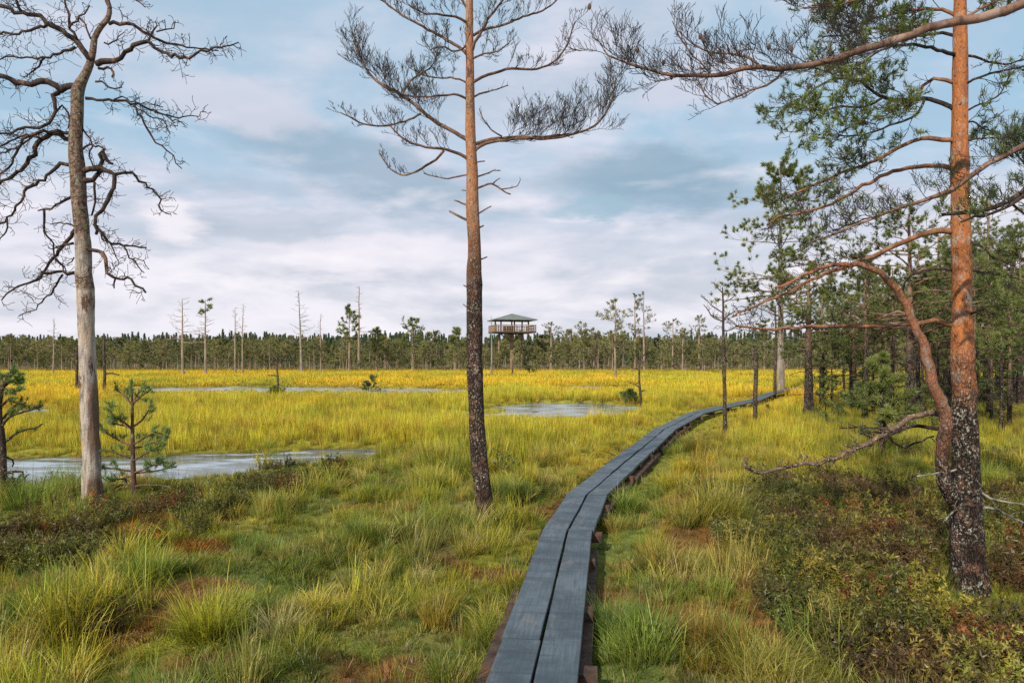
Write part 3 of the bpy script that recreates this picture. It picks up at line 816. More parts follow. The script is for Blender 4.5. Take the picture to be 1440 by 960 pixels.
# ------------------------------------------------------------------ hero trees
def px_path(pts, Y0, dy, wpx=None):
    out = []
    k = len(pts)
    tl = [0.0]
    for i in range(1, k): tl.append(tl[-1] + math.hypot(pts[i][0] - pts[i - 1][0], pts[i][1] - pts[i - 1][1]))
    for i, p in enumerate(pts):
        Y = Y0 + dy * tl[i] / max(tl[-1], 1e-6)
        out.append(P(p[0], p[1], Y))
    return out

def hero_trunk(mb, pts, Y, n=16, rough=.09, seed=1, flare=1.35, step=.1):
    vs = px_path([(p[0], p[1]) for p in pts], Y, 0)
    rad = [p[2] * .5 / F * Y for p in pts]
    path, rr = spline(vs, rad, step)
    base = path[0].z
    for i in range(len(path)):
        rr[i] *= 1 + (flare - 1) * math.exp(-(path[i].z - base) / .14)
    path.insert(0, path[0] - Vector((0, 0, .25))); rr.insert(0, rr[0] * 1.15)
    mb.tube(path, rr, n, 0, rough, seed)
    return path

def limb(mb, pts, Y, dy, w0, w1, n=7, gn=.0, rg=None, step=.06, rough=.12, seed=0):
    vs = px_path(pts, Y, dy)
    k = len(vs)
    rad = [(w0 + (w1 - w0) * i / (k - 1)) * .5 / F * Y for i in range(k)]
    path, rr = spline(vs, rad, step)
    if gn and rg:
        for i in range(1, len(path)): path[i] = path[i] + rvec(rg) * gn
    mb.tube(path, rr, n, 0, rough, seed)
    return path

# --- the dead pine on the left
Y1 = 2000 / (712 - HZ)
DEADBARK = None
m, nt = newmat('dead_pine_wood'); n = N(nt)
co = n.objco(); sp = n.new('ShaderNodeSeparateXYZ'); n.link(co, sp.inputs[0])
st = n.scale(co, (1, 1, .14))
g = n.noise(st, 30, 5, .65); g2 = n.noise(n.scale(co, (1, 1, .3)), 4.2, 5, .65)
bare_c = n.mix(n.ramp(g, .35, .65), (.22, .185, .155), (.50, .44, .38))
bare_c = n.mix(n.ramp(g2, .54, .60), bare_c, (.11, .06, .04))
bare_c = n.mix(n.math('MULTIPLY', n.ramp(n.noise(n.scale(co, (1, 1, .25)), 9, 4, .65), .50, .62), .7), bare_c, (.42, .30, .20))
win = n.math('MULTIPLY', n.ramp(sp.outputs[2], .55, .85), n.ramp(sp.outputs[2], 1.85, 1.55))
win = n.math('MAXIMUM', win, n.math('MULTIPLY', n.ramp(sp.outputs[2], .12, .2), n.ramp(sp.outputs[2], .48, .34)))
sidem = n.ramp(n.math('ADD', sp.outputs[0], n.math('MULTIPLY', n.math('SUBTRACT', n.noise(n.scale(co, (1, 1, .35)), 10, 4, .6), .5), .22)), -.02, .03)
bare_c = n.mix(n.math('MULTIPLY', n.math('MULTIPLY', win, sidem), .85), bare_c, n.mix(g, (.07, .035, .022), (.20, .11, .07)))
bk = n.mix(n.ramp(n.noise(co, 26, 5, .7), .35, .65), (.04, .028, .022), (.24, .16, .11))
bk = n.mix(n.ramp(n.noise(co, 11, 4, .7), .56, .66), bk, (.24, .24, .12))
bk = n.mix(n.ramp(n.noise(co, 30, 3, .7), .60, .68), bk, (.38, .38, .33))
zf = n.ramp(n.math('ADD', sp.outputs[2], n.math('MULTIPLY', n.math('SUBTRACT', n.noise(co, 2.6, 4, .6), .5), 1.9)), 3.15, 3.75)
ring = n.ramp(n.math('ABSOLUTE', n.math('SUBTRACT', sp.outputs[2], 3.02)), .14, .06)
zf = n.math('MAXIMUM', zf, n.math('MULTIPLY', ring, n.ramp(n.noise(co, 8, 3), .35, .5)))
n.out(n.principled(n.mix(zf, bare_c, bk), .85, n.bump(n.math('ADD', g, n.noise(co, 30, 4, .7)), .8, .018), .15).outputs[0]); DEADBARK = m
DEADBR = wood_mat('dead_branch', (.018, .013, .012), (.075, .05, .038), (.15, .085, .055), 9, .6, (.17, .18, .09), .64)
X1, _ = (130 - 720) / F * Y1, 0
dp = empty('dead_pine', (X1, Y1, g1(X1, Y1)), 'tall bare dead pine with pale barkless trunk and twisting leafless branches on the left', 'tree')
mb = MB()
hero_trunk(mb, [(130, 714, 26), (129, 660, 24), (127, 600, 23), (123, 520, 22), (121, 450, 21), (120, 405, 24), (118, 385, 22), (116, 330, 20), (112, 290, 19), (108, 230, 20), (106, 200, 17), (108, 170, 16.5), (109, 145, 16), (110, 124, 16), (119, 107, 12), (126, 91, 10.5), (131, 72, 9), (133, 54, 8), (142, 38, 7.5), (152, 26, 7), (154, 10, 6), (148, -10, 7), (150, -50, 5), (145, -90, 3)], Y1, 18, .10, 4, 1.15)
mb.build('trunk', DEADBARK, dp)
L1 = [
    ([(130, 86), (118, 70), (105, 58), (85, 42), (65, 32), (48, 22), (20, 15), (0, 9), (-40, -4)], 10, 5, .25),
    ([(68, 34), (50, 40), (30, 43), (0, 47), (-30, 52)], 5, 3, .15), ([(30, 16), (24, 2), (16, -18)], 5, 3, -.1),
    ([(106, 66), (92, 72), (78, 80), (62, 82), (45, 81), (20, 81), (-10, 84)], 5, 2, -.3), ([(62, 82), (55, 92), (48, 101), (36, 110)], 4, 2, .1),
    ([(136, 90), (150, 86), (164, 84), (176, 74), (190, 65), (206, 61), (222, 70), (240, 77), (258, 82), (275, 76), (298, 68), (318, 66), (334, 60)], 9, 2, -.35),
    ([(153, 34), (168, 32), (185, 36), (202, 45), (216, 53), (232, 58), (255, 66), (280, 68), (305, 72)], 6, 2, .3),
    ([(206, 60), (213, 50), (220, 44), (222, 36), (218, 30)], 4, 2, .1), ([(220, 45), (233, 43), (244, 39), (248, 32)], 2.5, 1.5, .1),
    ([(116, 122), (100, 120), (86, 124), (70, 114), (52, 116), (32, 116), (14, 111), (0, 107), (-50, 112)], 11, 8, -.25),
    ([(85, 125), (76, 136), (78, 150), (78, 158), (70, 172), (56, 182), (36, 179), (15, 184), (-15, 190)], 7, 3, -.35), ([(80, 156), (90, 150), (97, 158), (98, 170), (101, 185)], 3.5, 3, .05),
    ([(120, 138), (135, 140), (152, 143), (168, 142), (186, 146), (205, 150), (216, 157), (230, 161), (250, 165), (270, 163), (290, 157)], 5, 1.6, .3),
    ([(160, 140), (172, 137), (184, 143), (205, 143), (228, 150)], 2.6, 1.5, .1),
    ([(187, 147), (194, 158), (203, 172), (210, 187), (220, 200), (232, 210), (242, 220), (248, 230), (254, 237)], 4, 1.6, .2),
    ([(196, 154), (215, 164), (228, 170), (236, 180), (240, 190)], 2.5, 1.5, -.1), ([(216, 156), (232, 163), (248, 170), (257, 176)], 2.5, 1.5, -.1),
    ([(103, 190), (88, 186), (70, 185), (52, 186), (40, 190), (30, 196), (26, 208), (22, 224), (8, 240), (-8, 248)], 6, 3, -.2),
    ([(104, 196), (90, 193), (72, 190), (58, 196), (50, 208), (42, 224), (28, 238), (12, 252), (-15, 266)], 9, 5, .25),
    ([(58, 196), (42, 190), (20, 196), (0, 205), (-20, 208)], 4, 2, -.2), ([(48, 188), (38, 200), (24, 206), (8, 212), (-15, 220)], 3.5, 2, .2),
    ([(102, 232), (88, 232), (76, 240), (62, 252), (46, 262), (34, 270), (31, 284), (20, 298), (6, 310), (-15, 318)], 6, 3, .3), ([(10, 307), (12, 318), (6, 330), (-2, 340)], 3, 2, 0),
    ([(104, 274), (92, 282), (78, 290), (62, 295), (54, 296)], 5, 2.5, -.15), ([(62, 295), (61, 310), (64, 325), (70, 336), (76, 348), (76, 360), (90, 376), (92, 382)], 4, 2, .1),
    ([(107, 322), (97, 333), (88, 346), (78, 356), (70, 368), (62, 382), (52, 392)], 7, 4, .2),
    ([(110, 386), (95, 384), (80, 384), (62, 386), (48, 394), (32, 402), (18, 408), (8, 416), (2, 422)], 6, 2, -.3),
    ([(88, 386), (78, 400), (70, 412), (62, 422), (48, 434), (28, 446)], 3.5, 1.5, .1), ([(104, 342), (92, 345), (80, 346), (66, 350)], 4, 1.5, -.2), ([(104, 318), (94, 314), (84, 313), (71, 316)], 3, 1.5, .1),
    ([(78, 362), (86, 374), (92, 383)], 3, 1.5, .1), ([(104, 362), (97, 370), (92, 376)], 2.2, 1.2, .1),
    ([(118, 254), (130, 254), (138, 246), (140, 232), (142, 220), (145, 212)], 8, 5, .1), ([(144, 214), (150, 222), (157, 232)], 7, 5, -.05),
    ([(118, 240), (130, 237), (142, 235), (152, 240), (162, 248), (160, 262), (152, 280), (143, 296), (134, 304), (133, 318), (134, 330)], 8, 5, -.2),
    ([(160, 246), (172, 243), (184, 243), (196, 254), (208, 262), (218, 272), (226, 280), (222, 288), (230, 298), (240, 301)], 5, 1.8, .3),
    ([(134, 318), (146, 332), (158, 342), (176, 345), (190, 346), (205, 346)], 5, 2.5, .2), ([(174, 346), (184, 360), (192, 372), (203, 384)], 2.6, 1.4, -.1), ([(186, 364), (200, 368), (210, 376)], 2, 1.2, -.1),
    ([(142, 328), (152, 344), (162, 358), (166, 374)], 3, 1.5, .1), ([(122, 350), (136, 352), (148, 366), (150, 384), (160, 390), (172, 392), (180, 390), (190, 400), (203, 410)], 6, 3, -.25), ([(162, 392), (160, 404)], 3, 2, .1),
    ([(116, 175), (122, 190), (130, 200), (127, 212), (127, 226), (132, 240)], 3, 2, .1), ([(116, 210), (128, 206), (140, 206), (152, 211)], 4, 2, -.1),
    ([(133, 256), (133, 275), (132, 290), (128, 302)], 4, 3, .1), ([(108, 55), (98, 36), (96, 22), (92, 8), (90, -20)], 5, 3, .2), ([(97, 40), (108, 28), (118, 20), (124, 6)], 3, 2, -.1),
    ([(128, 55), (124, 42), (116, 30), (104, 24)], 3, 2, .1), ([(146, 60), (160, 60), (168, 52), (175, 44)], 2.5, 1.5, .1), ([(134, 115), (146, 118), (160, 125), (172, 124)], 4, 1.6, .1), ([(138, 96), (150, 96), (160, 102), (158, 108)], 4, 3, -.1),
    ([(185, -3), (195, 2), (205, 12)], 2.5, 1.5, 0), ([(150, -20), (172, -14), (186, -4)], 4, 2.5, 0), ([(150, -35), (120, -45), (85, -50)], 5, 2, .2), ([(148, -60), (180, -85), (200, -90)], 4, 2, -.2),
]
rr = random.Random(21)
for i, (pts, w0, w1, dy) in enumerate(L1):
    mb = MB(); path = limb(mb, pts, Y1 + rr.uniform(-.02, .02), dy, w0 * .9, w1 * .85, 6, .013, rr, .075, .22, i)
    L = plen(path)
    side_twigs(mb, path, .0045, .085, min(.36, .12 + L * .19), .08, 1, rr, .12, None, .42, .55, .6, 4, minr=.0032)
    mb.build('branch', DEADBR, dp)

# --- the slim pine in the middle
Y2 = 2000 / (730 - HZ)
BARK2 = pine_bark('pine_bark_middle', 2.6, 3.9, .8, (.026, .018, .016), (.125, .07, .052), (.42, .185, .08), (.27, .14, .085))
BR2 = wood_mat('pine_branch_middle', (.07, .042, .03), (.22, .125, .08), (.25, .17, .12), 9, .7)
TW2 = wood_mat('pine_twig_middle', (.035, .03, .028), (.085, .068, .055), None, 9, .7)
NEED2 = leaf_material('sparse_needles', (.045, .06, .025), (.11, .13, .04), .25, 5)
X2 = (684 - 720) / F * Y2
mp = empty('pine_tree', (X2, Y2, g1(X2, Y2)), 'slim reddish pine with scaly dark lower trunk and nearly bare crown beside the boardwalk', 'tree')
mb = MB()
tr2 = hero_trunk(mb, [(684, 732, 25), (680, 700, 24), (676, 660, 23), (672, 620, 23), (669, 560, 22), (667, 500, 22), (667, 440, 22), (667, 400, 22), (667, 350, 19), (665, 300, 18), (664, 250, 16.5), (662, 200, 14.5), (661, 150, 13), (661, 100, 12), (660, 50, 11), (660, 0, 10), (659, -50, 8), (660, -110, 6), (661, -170, 3)], Y2, 16, .10, 9, 1.3)
mb.build('trunk', BARK2, mp)
L2 = [  # pts, w0, w1, dy, twig length, twigs start, needles?
    ([(660, 198), (640, 186), (622, 177), (600, 162), (580, 145), (560, 131), (540, 120), (525, 110), (514, 95), (506, 78), (503, 58)], 6.5, 2.4, .3, .48, .22, .4),
    ([(592, 160), (575, 168), (555, 174), (530, 177), (505, 172), (490, 164), (478, 158)], 3.2, 1.5, -.4, .22, .2, .3),
    ([(566, 134), (574, 118), (588, 106), (604, 96), (612, 82), (600, 62)], 3.2, 1.4, .5, .26, .1, .3),
    ([(660, 226), (646, 216), (628, 210), (608, 208), (590, 205), (572, 198), (556, 186), (548, 176)], 5, 1.8, -.35, .30, .25, .4),
    ([(624, 212), (612, 225), (598, 234), (580, 244), (564, 246), (550, 238), (540, 226), (533, 216)], 4, 1.6, .35, .18, .45, .3),
    ([(662, 246), (645, 248), (630, 251), (612, 248), (596, 244)], 2.5, 1.4, .2, .10, .6, 0),
    ([(659, 141), (645, 134), (622, 134), (598, 136), (575, 135), (550, 128), (535, 118)], 3.6, 1.5, -.5, .28, .3, .4),
    ([(658, 118), (640, 110), (615, 110), (596, 106), (575, 95)], 3, 1.4, .6, .26, .25, .5),
    ([(658, 78), (645, 66), (628, 56), (608, 45), (588, 34), (570, 24), (552, 12), (535, 0), (515, -8)], 5, 1.8, .2, .26, .2, .8),
    ([(659, 34), (640, 24), (615, 20), (592, 18), (575, 6)], 4, 1.8, -.4, .26, .2, .7), ([(658, 64), (640, 72), (622, 66), (605, 70)], 3, 1.5, -.6, .28, .2, .9),
    ([(663, 206), (680, 199), (700, 195), (730, 193), (762, 193), (792, 190), (815, 187), (835, 178), (850, 162), (860, 142), (866, 110)], 5.5, 2, .25, .52, .2, .35),
    ([(664, 222), (670, 210), (682, 202), (702, 198), (728, 195), (765, 195), (795, 192)], 5.5, 3, .05, .40, .35, .35),
    ([(706, 192), (692, 182), (680, 168), (673, 152)], 2.6, 1.3, -.1, .14, .4, .1),
    ([(662, 118), (678, 108), (695, 102), (720, 97), (748, 98), (770, 92), (786, 80), (798, 62), (808, 32)], 4.6, 1.8, -.3, .26, .3, .4),
    ([(663, 138), (680, 131), (698, 126), (715, 120)], 3, 1.3, .3, .12, .3, .2),
    ([(662, 52), (680, 42), (705, 36), (730, 26), (755, 18), (775, 8), (790, -8)], 4.2, 1.8, .3, .26, .25, .7),
    ([(661, 76), (668, 60), (678, 42), (690, 22), (704, 4), (722, -16)], 5, 2.2, -.3, .26, .2, .8),
    ([(661, 84), (680, 76), (700, 72), (716, 60)], 3.2, 1.4, -.5, .26, .2, .7),
    ([(660, 20), (650, 0), (640, -18), (622, -36)], 4, 2, .3, .3, .15, .9), ([(660, -10), (680, -30), (705, -48)], 4, 2, -.3, .3, .15, .9), ([(660, -60), (630, -75), (600, -80)], 4, 2, .2, .3, .15, .9), ([(660, -70), (690, -95), (715, -105)], 4, 2, .2, .3, .15, .9),
    ([(664, 230), (674, 228), (682, 227)], 2.4, 1.6, 0, 0, 1, 0), ([(665, 252), (680, 246), (694, 240), (704, 240)], 2.8, 1.4, .1, .05, .5, 0),
    ([(666, 268), (680, 261), (692, 259), (704, 266), (718, 274)], 3.2, 2, -.1, .05, .5, 0), ([(692, 259), (698, 254), (704, 250)], 2, 1.2, 0, 0, 1, 0), ([(704, 266), (718, 265), (728, 262), (732, 252)], 2, 1, .1, .07, .2, 0),
    ([(664, 290), (650, 286), (640, 282)], 2.6, 2.2, .1, 0, 1, 0), ([(665, 314), (650, 306), (632, 297)], 4, 3, .15, 0, 1, 0), ([(667, 304), (680, 296), (691, 290)], 2.8, 1.6, -.1, .03, .6, 0), ([(668, 326), (675, 320), (680, 317)], 3, 2, 0, 0, 1, 0),
    ([(669, 368), (678, 363), (685, 361)], 2.6, 1.8, 0, 0, 1, 0), ([(664, 270), (656, 268), (650, 267)], 2, 1.4, 0, 0, 1, 0), ([(665, 408), (655, 403), (652, 401)], 2.6, 1.6, 0, 0, 1, 0), ([(664, 432), (655, 430), (651, 428)], 2.4, 1.4, .1, 0, 1, 0),
]
rr = random.Random(33)
LENK = 1.25
def hero_branch(tree, pts, Y, dy, w0, w1, tl, t0, nd, brm, twm, ndm, rr, up, spacing, ncount, nlen, nwid, lvl=2, minr=.0020, gn=.004, twr=.0036, keep=1.0, fwd=.75, gnarl=.2, back=.03):
    mb = MB(); path = limb(mb, pts, Y, dy, w0, w1, 7, gn, rr, .07, .1, int(pts[0][0]))
    k = mb.n; tips = []
    if tl > 0:
        side_twigs(mb, path, twr, spacing, tl * LENK, up, lvl, rr, t0, tips, gnarl, fwd, .52, 3, 1, minr=minr)
        tips.append((path[-1], (path[-1] - path[-2]).normalized(), 0))
    o = mb.build('branch', [brm, twm], tree)
    if nd > 0:
        tp = [t for t in tips if rr.random() < nd * keep]
        if tp:
            nb = MB(); needles(nb, tp, ncount, nlen, nwid, .75, 0, .25, back=back)
            nb.build('needles', ndm, o, False, origin=parent_origin(tree))
    LAST[:] = tips
    return path
LAST = []
for (pts, w0, w1, dy, tl, t0, nd) in L2:
    hero_branch(mp, pts, Y2, dy, w0, w1, tl, t0, nd * .3, BR2, TW2, NEED2, rr, .62, .072, 9, .036, .004, 2 if tl > .15 else 0, .0022, .004, .0042)

# --- the orange pine on the right, with its second bent stem
Y3 = 5.95
BARK3 = pine_bark('pine_bark_right', 1.45, 2.15, 1.0, (.018, .014, .013), (.085, .055, .042), (.47, .165, .05), (.27, .115, .06), (.36, .27, .21))
BR3 = wood_mat('pine_branch_right', (.12, .06, .035), (.34, .16, .085), (.26, .17, .12), 9, .7)
TW3 = wood_mat('pine_twig_right', (.045, .034, .028), (.12, .085, .062), None, 9, .7)
LICH = wood_mat('lichen_stick', (.10, .085, .07), (.36, .34, .28), (.45, .44, .37), 14, .7)
LIMBG = wood_mat('lichen_limb', (.05, .035, .028), (.24, .15, .10), (.14, .09, .065), 12, .7, (.42, .41, .35), .57)
DARKBR = wood_mat('dark_branch', (.02, .016, .014), (.07, .05, .04), None, 12, .7, (.40, .40, .33), .60)
NEED3 = leaf_material('pine_needles', (.065, .10, .03), (.25, .31, .07), .3, 3.0)
X3 = (1362 - 720) / F * Y3
rp = empty('pine_tree', (X3, Y3, g1(X3, Y3)), 'large orange-barked pine with lichen-spotted black foot and a second bent stem', 'tree')
mb = MB()
hero_trunk(mb, [(1363, 822, 46), (1361, 780, 43), (1360, 740, 42), (1359, 700, 39), (1359, 650, 35), (1357, 600, 33), (1356, 550, 31), (1354, 510, 30), (1353, 470, 27), (1352, 430, 25), (1352, 380, 24), (1351, 320, 24), (1350, 250, 22.5), (1350, 180, 21), (1350, 100, 19), (1350, 30, 17), (1351, -50, 14), (1353, -140, 10), (1355, -220, 5)], Y3, 20, .11, 5, 1.2, .08)
mb.build('trunk', BARK3, rp)
mb = MB(); path = limb(mb, [(1354, 718), (1340, 700), (1328, 675), (1325, 650), (1327, 620), (1331, 585), (1322, 562), (1312, 540), (1307, 515), (1301, 492), (1291, 465), (1278, 435), (1264, 410), (1248, 392), (1228, 378), (1205, 372), (1180, 372), (1150, 378), (1120, 392), (1090, 405)], Y3 - .02, -.45, 21, 3, 10, .006, random.Random(1), .06, .15, 3)
BARK3b = pine_bark('pine_bark_bent', .9, 1.7, 1.0, (.018, .014, .013), (.085, .055, .042), (.36, .15, .075), (.22, .105, .065), (.30, .24, .2))
side_twigs(mb, path[int(len(path) * .72):], .004, .11, .3, .3, 1, random.Random(2), .2, None, .25, .7, .5, 3, 0, minr=.002)
tag(mb.build('bent_stem', BARK3b, rp), 'thin bent second stem curving up and left from the black foot')
L3 = [  # pts, w0, w1, dy, twig, start, needle share, material (0 orange,1 dark)
    ([(1330, 585), (1315, 581), (1300, 582), (1282, 588), (1262, 600), (1240, 612), (1215, 625), (1190, 636), (1165, 648), (1140, 652), (1110, 655), (1085, 664), (1062, 664), (1043, 653)], 9, 3, -.5, .12, .15, 0, 2),
    ([(1290, 452), (1276, 441), (1262, 438), (1245, 443), (1225, 450)], 5, 2.4, .2, .16, .4, .2, 0),
    ([(1350, 458), (1332, 454), (1312, 451), (1285, 455), (1255, 456), (1215, 458), (1175, 458), (1130, 460), (1090, 463), (1050, 461), (1035, 458)], 9, 3, .35, .22, .35, .10, 0),
    ([(1348, 326), (1325, 325), (1305, 328), (1285, 335), (1262, 344), (1238, 355), (1212, 366), (1188, 376), (1160, 386), (1130, 400), (1100, 415), (1065, 428), (1030, 446)], 9, 3, .25, .34, .35, .16, 0),
    ([(1348, 238), (1325, 233), (1302, 233), (1280, 236), (1255, 242), (1230, 252), (1205, 266), (1180, 281), (1150, 293), (1120, 300), (1095, 305), (1078, 316)], 7, 2.4, -.4, .30, .4, .25, 0),
    ([(1346, 202), (1325, 196), (1305, 194), (1285, 198), (1262, 208), (1238, 222), (1212, 233), (1185, 243), (1158, 256), (1130, 266), (1104, 278)], 7, 2.6, .5, .36, .4, .7, 0),
    ([(1348, 268), (1325, 275), (1300, 283), (1270, 290), (1240, 302), (1205, 312), (1170, 325)], 4, 1.8, .7, .26, .3, .15, 1),
    ([(1346, 158), (1326, 146), (1308, 141), (1285, 141), (1258, 140), (1236, 135), (1220, 122), (1200, 112), (1170, 112), (1140, 130), (1105, 150)], 7, 2.4, .6, .40, .2, .9, 1),
    ([(1346, 118), (1330, 111), (1312, 112), (1298, 120), (1294, 132)], 6, 4, .1, .2, .4, .4, 0),
    ([(1240, 138), (1215, 150), (1180, 150), (1150, 160), (1120, 185)], 4, 1.8, .3, .38, .1, .9, 1),
    ([(1300, 140), (1290, 160), (1270, 170), (1240, 180), (1205, 192), (1180, 190)], 4, 1.8, -.3, .36, .1, .9, 1),
    ([(1347, 80), (1325, 72), (1302, 66), (1280, 63), (1255, 65), (1230, 75), (1205, 92), (1170, 105)], 5.5, 2, -.45, .36, .2, .85, 1),
    ([(1347, 52), (1325, 45), (1295, 50), (1265, 45), (1230, 40), (1190, 50), (1150, 52)], 5, 2, .7, .36, .15, .85, 1),
    ([(1347, 24), (1325, 14), (1300, 13), (1275, 14), (1250, 20), (1225, 28), (1205, 34)], 5.5, 2, .45, .36, .2, .9, 0),
    ([(1348, -10), (1320, -22), (1290, -18), (1255, -8), (1215, -2), (1170, 8), (1130, 12)], 6, 2, .35, .40, .15, .95, 0),
    ([(1350, -50), (1320, -62), (1280, -60), (1235, -45), (1190, -30)], 5, 2, -.4, .40, .15, .95, 0), ([(1352, -90), (1385, -110), (1425, -105)], 5, 2, .3, .4, .15, .9, 0), ([(1353, -110), (1320, -140), (1280, -150)], 5, 2, .3, .4, .15, .9, 0),
    ([(1352, 76), (1370, 80), (1390, 86), (1415, 90), (1445, 82), (1475, 76)], 4, 2, .35, .22, .25, .35, 1), ([(1352, 30), (1375, 14), (1405, 0), (1440, -12)], 5, 2, .3, .3, .2, .7, 0),
    ([(1352, 122), (1368, 113), (1392, 105), (1418, 98), (1450, 92)], 4, 2, -.4, .22, .25, .35, 1), ([(1352, 160), (1372, 150), (1392, 141), (1408, 132), (1416, 112), (1420, 100)], 3, 1.4, .4, .14, .3, .1, 1),
    ([(1352, 198), (1372, 196), (1395, 194), (1420, 193)], 3, 1.4, -.3, .10, .4, .1, 1), ([(1352, 175), (1368, 172), (1385, 182), (1400, 186)], 3, 1.6, .4, .24, .2, .5, 1),
    ([(1353, 332), (1368, 340), (1385, 350), (1402, 364), (1425, 374)], 3, 1.4, -.3, .08, .4, 0, 1), ([(1353, 384), (1375, 382), (1400, 384), (1435, 392)], 3.4, 1.8, .5, .18, .3, .3, 1),
    ([(1353, 446), (1370, 440), (1385, 436), (1398, 442)], 4, 2.4, -.2, .12, .3, 0, 1), ([(1346, 382), (1325, 378), (1300, 380), (1282, 386), (1272, 398), (1268, 412)], 4.5, 3, .3, .18, .3, .2, 1),
    ([(1330, 606), (1305, 600), (1280, 600), (1262, 606), (1250, 612), (1258, 622), (1275, 628), (1295, 620), (1312, 612)], 6, 2.5, .35, .12, .1, 0, 1), ([(1262, 606), (1235, 602), (1205, 601), (1180, 601)], 3, 1.6, .2, .09, .2, 0, 1),
    ([(1346, 300), (1338, 318), (1344, 326)], 2.6, 2, .05, 0, 1, 0, 1),
]
rr = random.Random(44)
for (pts, w0, w1, dy, tl, t0, nd, mk) in L3:
    hero_branch(rp, pts, Y3, dy, w0, w1, tl, t0, nd, (BR3, DARKBR, LIMBG)[mk], LIMBG if mk == 2 else TW3, NEED3, rr, .24, .074 if mk < 2 else .045, 26, .056, .0052, 2 if tl > .2 or mk == 2 else 1, .0022, .008 if mk == 2 else .005, .0040 if mk < 2 else .005, .42, .8, .32, .05)
# pale dead sticks at its foot
for pts, w0, w1, dy in (([(1376, 690), (1392, 700), (1410, 704), (1445, 712), (1475, 722)], 4, 2.2, -.25), ([(1378, 716), (1395, 714), (1412, 722), (1428, 730), (1448, 738)], 5, 2.4, .2), ([(1346, 716), (1335, 722), (1330, 734)], 3, 2, -.1), ([(1345, 660), (1325, 664), (1300, 668), (1290, 668)], 3, 1.6, -.2)):
    mb = MB(); path = limb(mb, pts, Y3 - .05, dy, w0, w1, 6, .004, rr); side_twigs(mb, path, .003, .08, .14, .0, 1, rr, .3, None, .35, .5, .5, 3, minr=.0018); mb.build('branch', LICH, rp)

# --- the pine just outside the frame on the right that reaches in
Y4 = 5.0
X4 = (1590 - 720) / F * Y4
BR4 = wood_mat('pine_limb_near', (.10, .06, .045), (.27, .16, .11), (.30, .21, .16), 12, .7)
op = empty('pine_tree', (X4, Y4, g1(X4, Y4)), 'pine outside the right edge whose long bare limb reaches across the top right', 'tree')
mb = MB(); hero_trunk(mb, [(1590, 900, 56), (1588, 700, 50), (1586, 500, 44), (1584, 300, 38), (1582, 100, 32), (1580, -100, 24), (1580, -300, 14), (1580, -420, 6)], Y4, 16, .1, 3, 1.25, .15); mb.build('trunk', BARK3, op)
L4 = [
    ([(1582, -30), (1530, -22), (1480, -8), (1440, 5), (1405, 18), (1375, 27), (1340, 32), (1305, 40), (1270, 53), (1235, 64), (1205, 73), (1170, 84), (1135, 92), (1095, 97), (1060, 94), (1020, 104), (980, 107), (945, 106), (915, 98), (885, 90), (865, 84), (848, 70)], 17, 2, -.05, .34, .42, .0, 0),
    ([(1105, 96), (1092, 110), (1078, 120), (1055, 128), (1030, 138), (1008, 146), (992, 136), (982, 118)], 4, 1.5, -.2, .20, .25, 0, 0),
    ([(1070, 95), (1050, 80), (1025, 76), (1000, 74), (975, 62), (955, 44)], 4, 1.6, .2, .24, .15, 0, 0),
    ([(1000, 105), (985, 88), (968, 70), (950, 40), (945, 30)], 2.4, 1.2, -.1, .16, .2, 0, 0),
    ([(1584, 150), (1530, 172), (1480, 190), (1440, 206), (1405, 222), (1375, 240), (1340, 266), (1300, 281), (1262, 294), (1230, 306), (1195, 320), (1160, 334), (1140, 340)], 11, 1.8, .15, .24, .3, .06, 0),
    ([(1584, 190), (1530, 225), (1480, 250), (1445, 268), (1420, 282), (1390, 294), (1360, 299), (1325, 302)], 12, 5, .1, .2, .35, .25, 1),
    ([(1445, 270), (1420, 288), (1395, 300), (1370, 306), (1352, 312)], 6, 2.5, -.1, .16, .3, .2, 1), ([(1435, 272), (1450, 250), (1440, 228), (1425, 215)], 5, 2, .1, .26, .2, .8, 1), ([(1420, 284), (1440, 300), (1470, 304)], 4, 2, .1, .2, .3, .4, 1),
    ([(1584, 240), (1540, 330), (1490, 400), (1450, 430), (1420, 440)], 9, 3, .3, .25, .3, .3, 1),
    ([(1582, 0), (1640, -40), (1700, -50)], 10, 4, .3, .4, .2, .6, 1), ([(1584, 100), (1650, 60), (1720, 60)], 9, 4, -.3, .4, .2, .6, 1), ([(1580, -200), (1500, -240), (1440, -250)], 9, 4, .3, .4, .2, .8, 1), ([(1580, -260), (1660, -300), (1700, -310)], 8, 3, -.2, .4, .2, .8, 1),
]
rr = random.Random(55)
for i4, (pts, w0, w1, dy, tl, t0, nd, mk) in enumerate(L4):
    path = hero_branch(op, pts, Y4, dy, w0, w1, tl, t0, nd, DARKBR if mk else BR4, TW2, NEED3, rr, .5, .05, 16, .045, .004, 2, .0016, .003, .0032, 1.0, .75, .2, .05)
    if i4 == 0: cone_at = rr.sample([t[0] for t in LAST if t[0].x < 2.2], 12)
# cones on the bare limb
CONEM = wood_mat('pine_cone', (.06, .04, .03), (.16, .11, .08), scale=60)
for ci_, c in enumerate(cone_at):
    mb = MB()
    mb.tube([c + Vector((0, 0, .022)), c + Vector((.002, 0, .012)), c, c - Vector((0, 0, .012)), c - Vector((0, 0, .022))], [.004, .011, .013, .010, .003], 8, 0, .25, ci_)
    mb.build('cone', CONEM, op)

